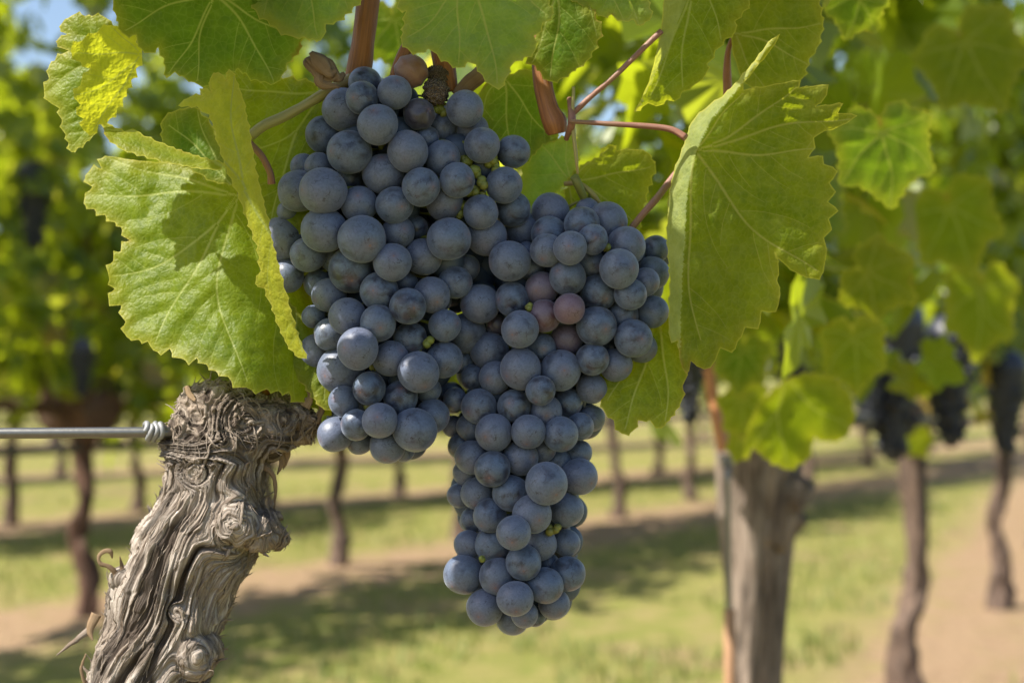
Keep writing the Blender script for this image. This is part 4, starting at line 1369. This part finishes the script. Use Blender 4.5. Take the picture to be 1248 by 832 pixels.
RIGHT = """D 880 740 150 .3;D 840 640 110 2;D 1000 480 110 2;D 590 700 90 2.5;F 905 280 146 .3;F 1150 250 125 .2;F 725 290 62 2.6;F 800 700 85 2.4;G 1130 250 110 2;
H 318 208 138 .9;H 310 380 133 .6;H 100 340 130 2;H 555 300 132 .9;H 745 285 150 1;H 600 190 85 2;H 640 415 110 .6;H 290 500 122 .4;H 468 480 123 0;H 892 470 142 .6;H 1115 490 104 1.2;H 625 600 110 .9;
H 838 637 146 0;H 1095 670 122 1.2;H 1040 740 104 .7;H 135 510 76 2;H 165 625 102 1.2;H 447 703 131 .1;H 250 790 122 1 v;I 680 70 136 .6;I 925 85 118 0;I 460 195 116 .1 r;I 270 250 121 .6 r;I 665 325 150 .1;
I 868 238 116 .4;I 1095 215 119 .7;I 948 420 139 .1;I 1010 490 116 1.6;I 960 610 75 2;I 440 428 121 1.2 v;I 250 490 106 1;J 585 350 141 0;I 637 580 122 .1;I 815 620 121 .7;I 780 490 70 2;I 393 660 149 .1;J 590 650 153 .1;
J 742 815 113 0;K 1130 50 111 1.2;I 790 780 95 2;J 405 315 76 1.7 s;J 350 515 144 .5;J 395 715 119 .3;J 225 715 88 1.2;J 60 850 95 1.8;J 150 600 90 2.3;
K 275 190 129 .4;K 540 185 123 .2;K 780 230 121 .5;K 945 160 111 .8;K 1130 280 98 1.4;K 1040 340 101 .9;K 385 385 137 0;K 648 380 126 .1;K 895 400 128 .4;K 210 345 102 1.2;K 765 515 92 1;K 590 575 131 .7;
K 885 600 86 1.2;K 1035 540 95 1.2;K 135 490 96 1.2;K 215 572 124 .4;K 375 662 132 0;K 175 690 101 1.2;L 580 130 135 .3;K 787 775 156 0;K 1035 720 134 .5;L 185 145 92 1.2;K 75 340 82 2;K 90 130 86 1.8;
L 325 130 122 .5;L 740 290 145 .2;L 1000 255 128 .6;L 420 300 123 .5;L 290 330 98 1.1;L 255 350 66 2;L 600 430 125 .1;L 415 398 76 1.0;L 440 520 131 .6;L 800 515 119 .5;L 1000 505 101 1.2;L 255 520 104 1.2;L 675 655 131 0;
M 215 372 143 .4;M 475 382 135 .2;L 860 665 80 1.8;M 612 555 134 0;M 838 455 133 .2;M 1010 365 132 .6;M 380 622 136 .4;M 905 595 113 .9;M 680 675 101 .7;M 590 705 125 1.2;M 760 690 76 1.5"""


def parse(txt):
    out = []
    for q in txt.replace('\n', '').split(';'):
        t = q.split()
        ox, oy = REG[t[0]]
        out.append([ox + float(t[1]) / 6.24, oy + float(t[2]) / 6.24, float(t[3]) / 6.24, float(t[4]), t[5] if len(t) > 5 else ''])
    return out


def profile(kind, y):
    if kind == 'L':
        return np.interp(y, [90, 200, 300, 400, 500, 560], [480, 482, 458, 455, 468, 480]), np.interp(y, [90, 200, 300, 400, 500, 560], [85, 145, 130, 115, 90, 70])
    return np.interp(y, [250, 320, 400, 470, 550, 650, 740], [720, 695, 680, 655, 636, 630, 632]), np.interp(y, [250, 320, 400, 470, 550, 650, 740], [105, 135, 130, 115, 95, 85, 75])


def settle(B, kind, base):
    x = np.array([b[0] for b in B]); y = np.array([b[1] for b in B]); r = np.array([b[2] for b in B]); ly = np.array([b[3] for b in B])
    cx, hw = profile(kind, y)
    t = np.clip((x - cx) / (hw * 1.05), -1, 1)
    z = base + 48 * (1 - np.sqrt(1 - t * t * .98)) + ly * 17 + (24 - r) * .3
    order0 = ly * 30 + z * 0.25
    for it in range(140):
        dz = np.zeros(len(x)); cnt = np.zeros(len(x))
        for i in range(len(x)):
            d2 = (x - x[i]) ** 2 + (y - y[i]) ** 2
            need = (0.915 * (r + r[i])) ** 2 - d2
            m = (need > 0); m[i] = False
            nd = np.sqrt(np.maximum(need, 0))
            s = np.where(order0 > order0[i], 1.0, -1.0)      # +1: other is behind
            gap = (z - z[i]) * s
            push = np.where(m & (gap < nd), (nd - gap) * 0.25, 0)
            dz[i] -= (push * s).sum()
            cnt[i] += (push > 0).sum()
        z += dz / np.maximum(cnt, 1) * 1.5
    return x, y, z, r


def grape_meshes():
    out = []
    for k in range(6):
        bm = bmesh.new()
        bmesh.ops.create_uvsphere(bm, u_segments=40, v_segments=26, radius=1.0)
        r = np.random.default_rng(300 + k)
        for v in bm.verts:
            c = v.co.copy()
            n_ = float(NZ(np.array([c.x * 1.1 + k * 9]), np.array([c.y * 1.1 + 4]), np.array([c.z * 1.1]))[0])
            s = 1 + 0.035 * n_
            if k == 5:
                a = math.atan2(c.y, c.x)
                s -= 0.06 * abs(math.sin(a * 3 + 2 * c.z)) ** 0.5 - 0.05 + 0.05 * float(NZ2(np.array([c.x * 3]), np.array([c.y * 3]), np.array([c.z * 3]))[0])
            v.co = c * s
            v.co.z *= (1.03, 1.0, 0.98, 1.05, 1.02, 0.96)[k]
            if c.z > 0.96: v.co.z -= 0.010
        me = bpy.data.meshes.new('grape'); bm.to_mesh(me); bm.free()
        me.polygons.foreach_set('use_smooth', np.ones(len(me.polygons), bool))
        out.append(me)
    return out


GM = grape_meshes()
GMM = {}


def gmesh(k, mat):
    key = (k, mat.name)
    if key not in GMM:
        me = GM[k].copy(); me.materials.clear(); me.materials.append(mat); GMM[key] = me
    return GMM[key]


def bunch(txt, kind, base, top, label, nback):
    B = parse(txt)
    if kind == 'L':
        pass
    x, y, z, r = settle(B, kind, base)
    root = empty('grape_bunch', P(*top), label, 'grape bunch', 'ripe bunches in focus')
    rl = root.location.copy()
    R = np.random.default_rng(5 if kind == 'L' else 6)
    # the far side of the bunch
    bx, by, bz, br = list(x), list(y), list(z), list(r)
    n0 = len(bx)
    ylo, yhi = y.min() + 10, y.max() - 10
    tries = 0
    while len(bx) - n0 < nback and tries < 60000:
        tries += 1
        yy = R.uniform(ylo, yhi)
        cx, hw = profile(kind, yy)
        rr = R.uniform(18, 24)
        t = R.uniform(-.86, .86)
        xx = cx + t * (hw - rr * .5)
        zz = base + R.uniform(34, 150)
        if abs((zz - base - 75) / 85) ** 2 + t * t > 1.05: continue
        dd = (np.array(bx) - xx) ** 2 + (np.array(by) - yy) ** 2 + (np.array(bz) - zz) ** 2
        if np.any(dd < (0.76 * (np.array(br) + rr)) ** 2): continue
        # stay behind what the photograph shows
        fr = ((np.array(bx[:n0]) - xx) ** 2 + (np.array(by[:n0]) - yy) ** 2 < (np.array(br[:n0]) + 2) ** 2)
        if fr.any() and np.array(bz[:n0])[fr].min() > zz: continue
        an = np.arange(14) / 14 * 6.283
        qx = xx + rr * np.cos(an); qy = yy + rr * np.sin(an)
        cov = ((np.array(bx[:n0])[None] - qx[:, None]) ** 2 + (np.array(by[:n0])[None] - qy[:, None]) ** 2 < (np.array(br[:n0])[None] + 7) ** 2).any(1)
        if not cov.all():
            ex = np.array(bx[:n0]) - xx; ey = np.array(by[:n0]) - yy
            nb_ = np.hypot(ex, ey) < 72
            if len(set((np.arctan2(ey[nb_], ex[nb_]) / 0.7854).astype(int).tolist() + [9])) < 7 or len(set(np.floor(np.arctan2(ey[nb_], ex[nb_]) / 0.7854).astype(int).tolist())) < 8: continue
            if zz < base + 60: continue
        bx.append(xx); by.append(yy); bz.append(zz); br.append(rr)
    for q in ([(519, 275, 118, 24), (505, 268, 112, 20), (530, 262, 124, 20), (440, 300, 110, 22), (470, 430, 100, 20)] if kind == 'L' else [(578, 338, 118, 24), (592, 322, 120, 22), (566, 352, 124, 20), (600, 300, 116, 20)]):
        bx.append(q[0]); by.append(q[1]); bz.append(q[2]); br.append(q[3])
    # parts: the 100 nearest are grapes of their own, the rest one mass
    imp = np.array(r) * (1.4 - np.array([b[3] for b in B]) * .4)
    front = set(np.argsort(-imp)[:100])
    mass = MB()
    cen = []
    for i in range(len(bx)):
        D = D0 * (1 + bz[i] / F)
        c = P(bx[i], by[i], bz[i])
        rad = br[i] * D / F * 1.045
        cx, hw = profile(kind, by[i])
        outd = Vector(((bx[i] - cx) / 60, (bz[i] - base - 70) / 60, -(by[i] - 330) / 600 - .15)) + Vector(R.normal(0, .45, 3))
        q = outd.normalized().to_track_quat('Z', 'Y')
        cen.append((c, rad, outd.normalized()))
        fl = B[i][4] if i < n0 else ''
        mat = {'': M_GRAPE, 'r': M_GRAPE_R, 'v': M_GRAPE_V, 's': M_GRAPE_S, 'b': M_GRAPE_B}[fl]
        k = 5 if fl == 's' else int(R.integers(0, 5))
        if i in front:
            me = GM[k].copy(); me.materials.clear(); me.materials.append(mat)
            vv = np.empty(len(me.vertices) * 3); me.vertices.foreach_get('co', vv); vv = vv.reshape(-1, 3)
            qi = np.array(q.inverted().to_matrix())
            for j in range(len(bx)):                      # berries press flat against each other
                if j == i: continue
                dv = np.array([bx[j] - bx[i], bz[j] - bz[i], -(by[j] - by[i])]) / br[i]
                dl = np.linalg.norm(dv); rj = br[j] / br[i]
                if dl > 1 + rj or dl < 1e-3: continue
                hh = (dl * dl + 1 - rj * rj) / (2 * dl)
                if hh < 0.55 or hh > 1.02: continue
                nn = qi @ (dv / dl)
                over = vv @ nn - (hh - 0.012)
                vv -= np.where(over > 0, over, 0)[:, None] * nn * 0.97
            me.vertices.foreach_set('co', vv.ravel()); me.update()
            o = bpy.data.objects.new('grape', me)
            COL.objects.link(o); o.parent = root
            o.location = c - rl; o.rotation_mode = 'QUATERNION'; o.rotation_quaternion = q
            o.scale = (rad * R.uniform(.975, 1.03), rad * R.uniform(.975, 1.03), rad)
            if fl == 'r': o['label'] = 'reddish half ripe grape'
            if fl == 's': o['label'] = 'shrivelled wrinkled grape'
        else:
            me = GM[k]
            vv = np.empty(len(me.vertices) * 3); me.vertices.foreach_get('co', vv); vv = vv.reshape(-1, 3)
            mm = np.array(q.to_matrix())
            mass.add((vv @ mm.T) * rad + np.array(c), [list(p.vertices) for p in me.polygons])
    if mass.n:
        mm = mass.mesh('inner_grapes')
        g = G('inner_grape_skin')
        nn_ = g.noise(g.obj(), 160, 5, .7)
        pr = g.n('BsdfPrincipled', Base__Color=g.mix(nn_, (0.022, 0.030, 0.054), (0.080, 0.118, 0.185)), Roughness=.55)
        tag(ob('inner_grapes', mm, g.finish(pr.outputs[0]), root), None, None, None, 'stuff')
    # stalk with a pedicel to every berry
    st = MB()
    ys = np.linspace(top[1], yhi - 25, 12)
    cxs = np.array([profile(kind, v)[0] for v in ys])
    pts = [P(*top)] + [P(a, b, base + 72) for a, b in zip(cxs[1:], ys[1:])]
    st.tube(np.array(pts), np.linspace(5.5, 2, 12) * D0 / F, n=40, sides=10, bump=.2)
    for i, (c, rad, od) in enumerate(cen):
        cx, hw = profile(kind, by[i] - 14)
        a = P(cx, by[i] - 14, base + 72)
        dirv = (a - c).normalized()
        s = c + dirv * rad * .93
        m = (s + a) / 2 + Vector(R.normal(0, .0015, 3))
        st.tube(np.array([s - dirv * rad * .1, s + dirv * rad * .12, m, a]), np.array([3.6, 2.4, 1.3, 1.6]) * D0 / F, n=8, sides=7, seed=i)
    ob('stalk', st.mesh('stalk'), M_STALK, root)
    return root


bl = bunch(LEFT, 'L', -2, (486, 96, 60), 'shorter broad shouldered bunch of dusty blue grapes beside the gnarled trunk', 130)
br_ = bunch(RIGHT, 'R', 26, (700, 215, 70), 'long tapering bunch of dusty blue grapes with a wide right shoulder', 130)


def green_lumps(root, pts, name='green_stub', mat=M_STALK):
    r = random.Random(len(pts))
    for (x, y, z, q) in pts:
        bm = bmesh.new()
        for k in range(5):
            bmesh.ops.create_icosphere(bm, subdivisions=2, radius=q * D0 / F * r.uniform(.5, .85),
                                       matrix=Matrix.Translation(P(x + r.uniform(-q, q) * .45, y + r.uniform(-q, q) * .45, z + r.uniform(-3, 3))))
        me = bpy.data.meshes.new(name); bm.to_mesh(me); bm.free()
        me.polygons.foreach_set('use_smooth', np.ones(len(me.polygons), bool))
        fattr(me, 'round', np.zeros(len(me.vertices))); fattr(me, 'along', np.array([v.co.z * 20 for v in me.vertices]))
        ob(name, me, mat, root)


green_lumps(bl, [(568, 195, 26, 9), (580, 210, 22, 9), (588, 222, 18, 8), (575, 232, 22, 9), (590, 240, 24, 8), (566, 250, 26, 8), (598, 196, 26, 9), (606, 206, 26, 8), (562, 262, 28, 7), (580, 192, 26, 8),
                 (534, 130, 30, 8), (541, 136, 30, 7), (452, 433, 10, 5), (522, 417, 8, 8), (510, 425, 14, 5), (450, 495, 10, 6), (455, 449, 14, 5), (484, 160, 26, 5), (466, 177, 26, 5), (562, 208, 28, 7)])
green_lumps(br_, [(644, 374, 18, 5), (672, 646, 30, 7), (680, 643, 32, 6), (586, 682, 20, 5), (738, 303, 26, 6)])


def odd_grape(root, x, y, z, r, mat, label, fuzzy=0.0, name='grape'):
    me = GM[1].copy()
    vv = np.empty(len(me.vertices) * 3); me.vertices.foreach_get('co', vv); vv = vv.reshape(-1, 3)
    if fuzzy:
        sh = 1 + fuzzy * NZ(vv[:, 0] * 7 + x, vv[:, 1] * 7, vv[:, 2] * 7) - 0.06
        vv *= sh[:, None]
    else:
        vv *= (1 - .07 * np.abs(np.sin(4 * vv[:, 0] + 3 * vv[:, 2])))[:, None]
    me.vertices.foreach_set('co', vv.ravel())
    me.materials.clear(); me.materials.append(mat)
    o = bpy.data.objects.new(name, me); COL.objects.link(o); o.parent = root
    o.location = P(x, y, z) - root.location
    s = r * D0 / F
    o.scale = (s, s, s)
    o['label'] = label


g_ = G('rotten_grape')
nn1 = g_.n('TexVoronoi', Vector=g_.obj(), Scale=9.0).outputs['Distance']
M_ROT = g_.finish(g_.n('BsdfPrincipled', Base__Color=g_.ramp(nn1, [(0.08, (0.55, 0.44, 0.32)), (0.5, (0.20, 0.15, 0.11))]), Roughness=.9, Normal=g_.bump(nn1, .8, .02)).outputs[0])
odd_grape(bl, 501, 87, 22, 22, M_GRAPE_B, 'pale brown withered grape')
odd_grape(bl, 534, 92, 34, 13.5, M_ROT, 'small dried warty grape', .25)
odd_grape(bl, 531, 112, 20, 16.5, M_ROT, 'dried warty brown grape', .25)
for o in list(bpy.data.objects):
    if '_at' in o: del o['_at']
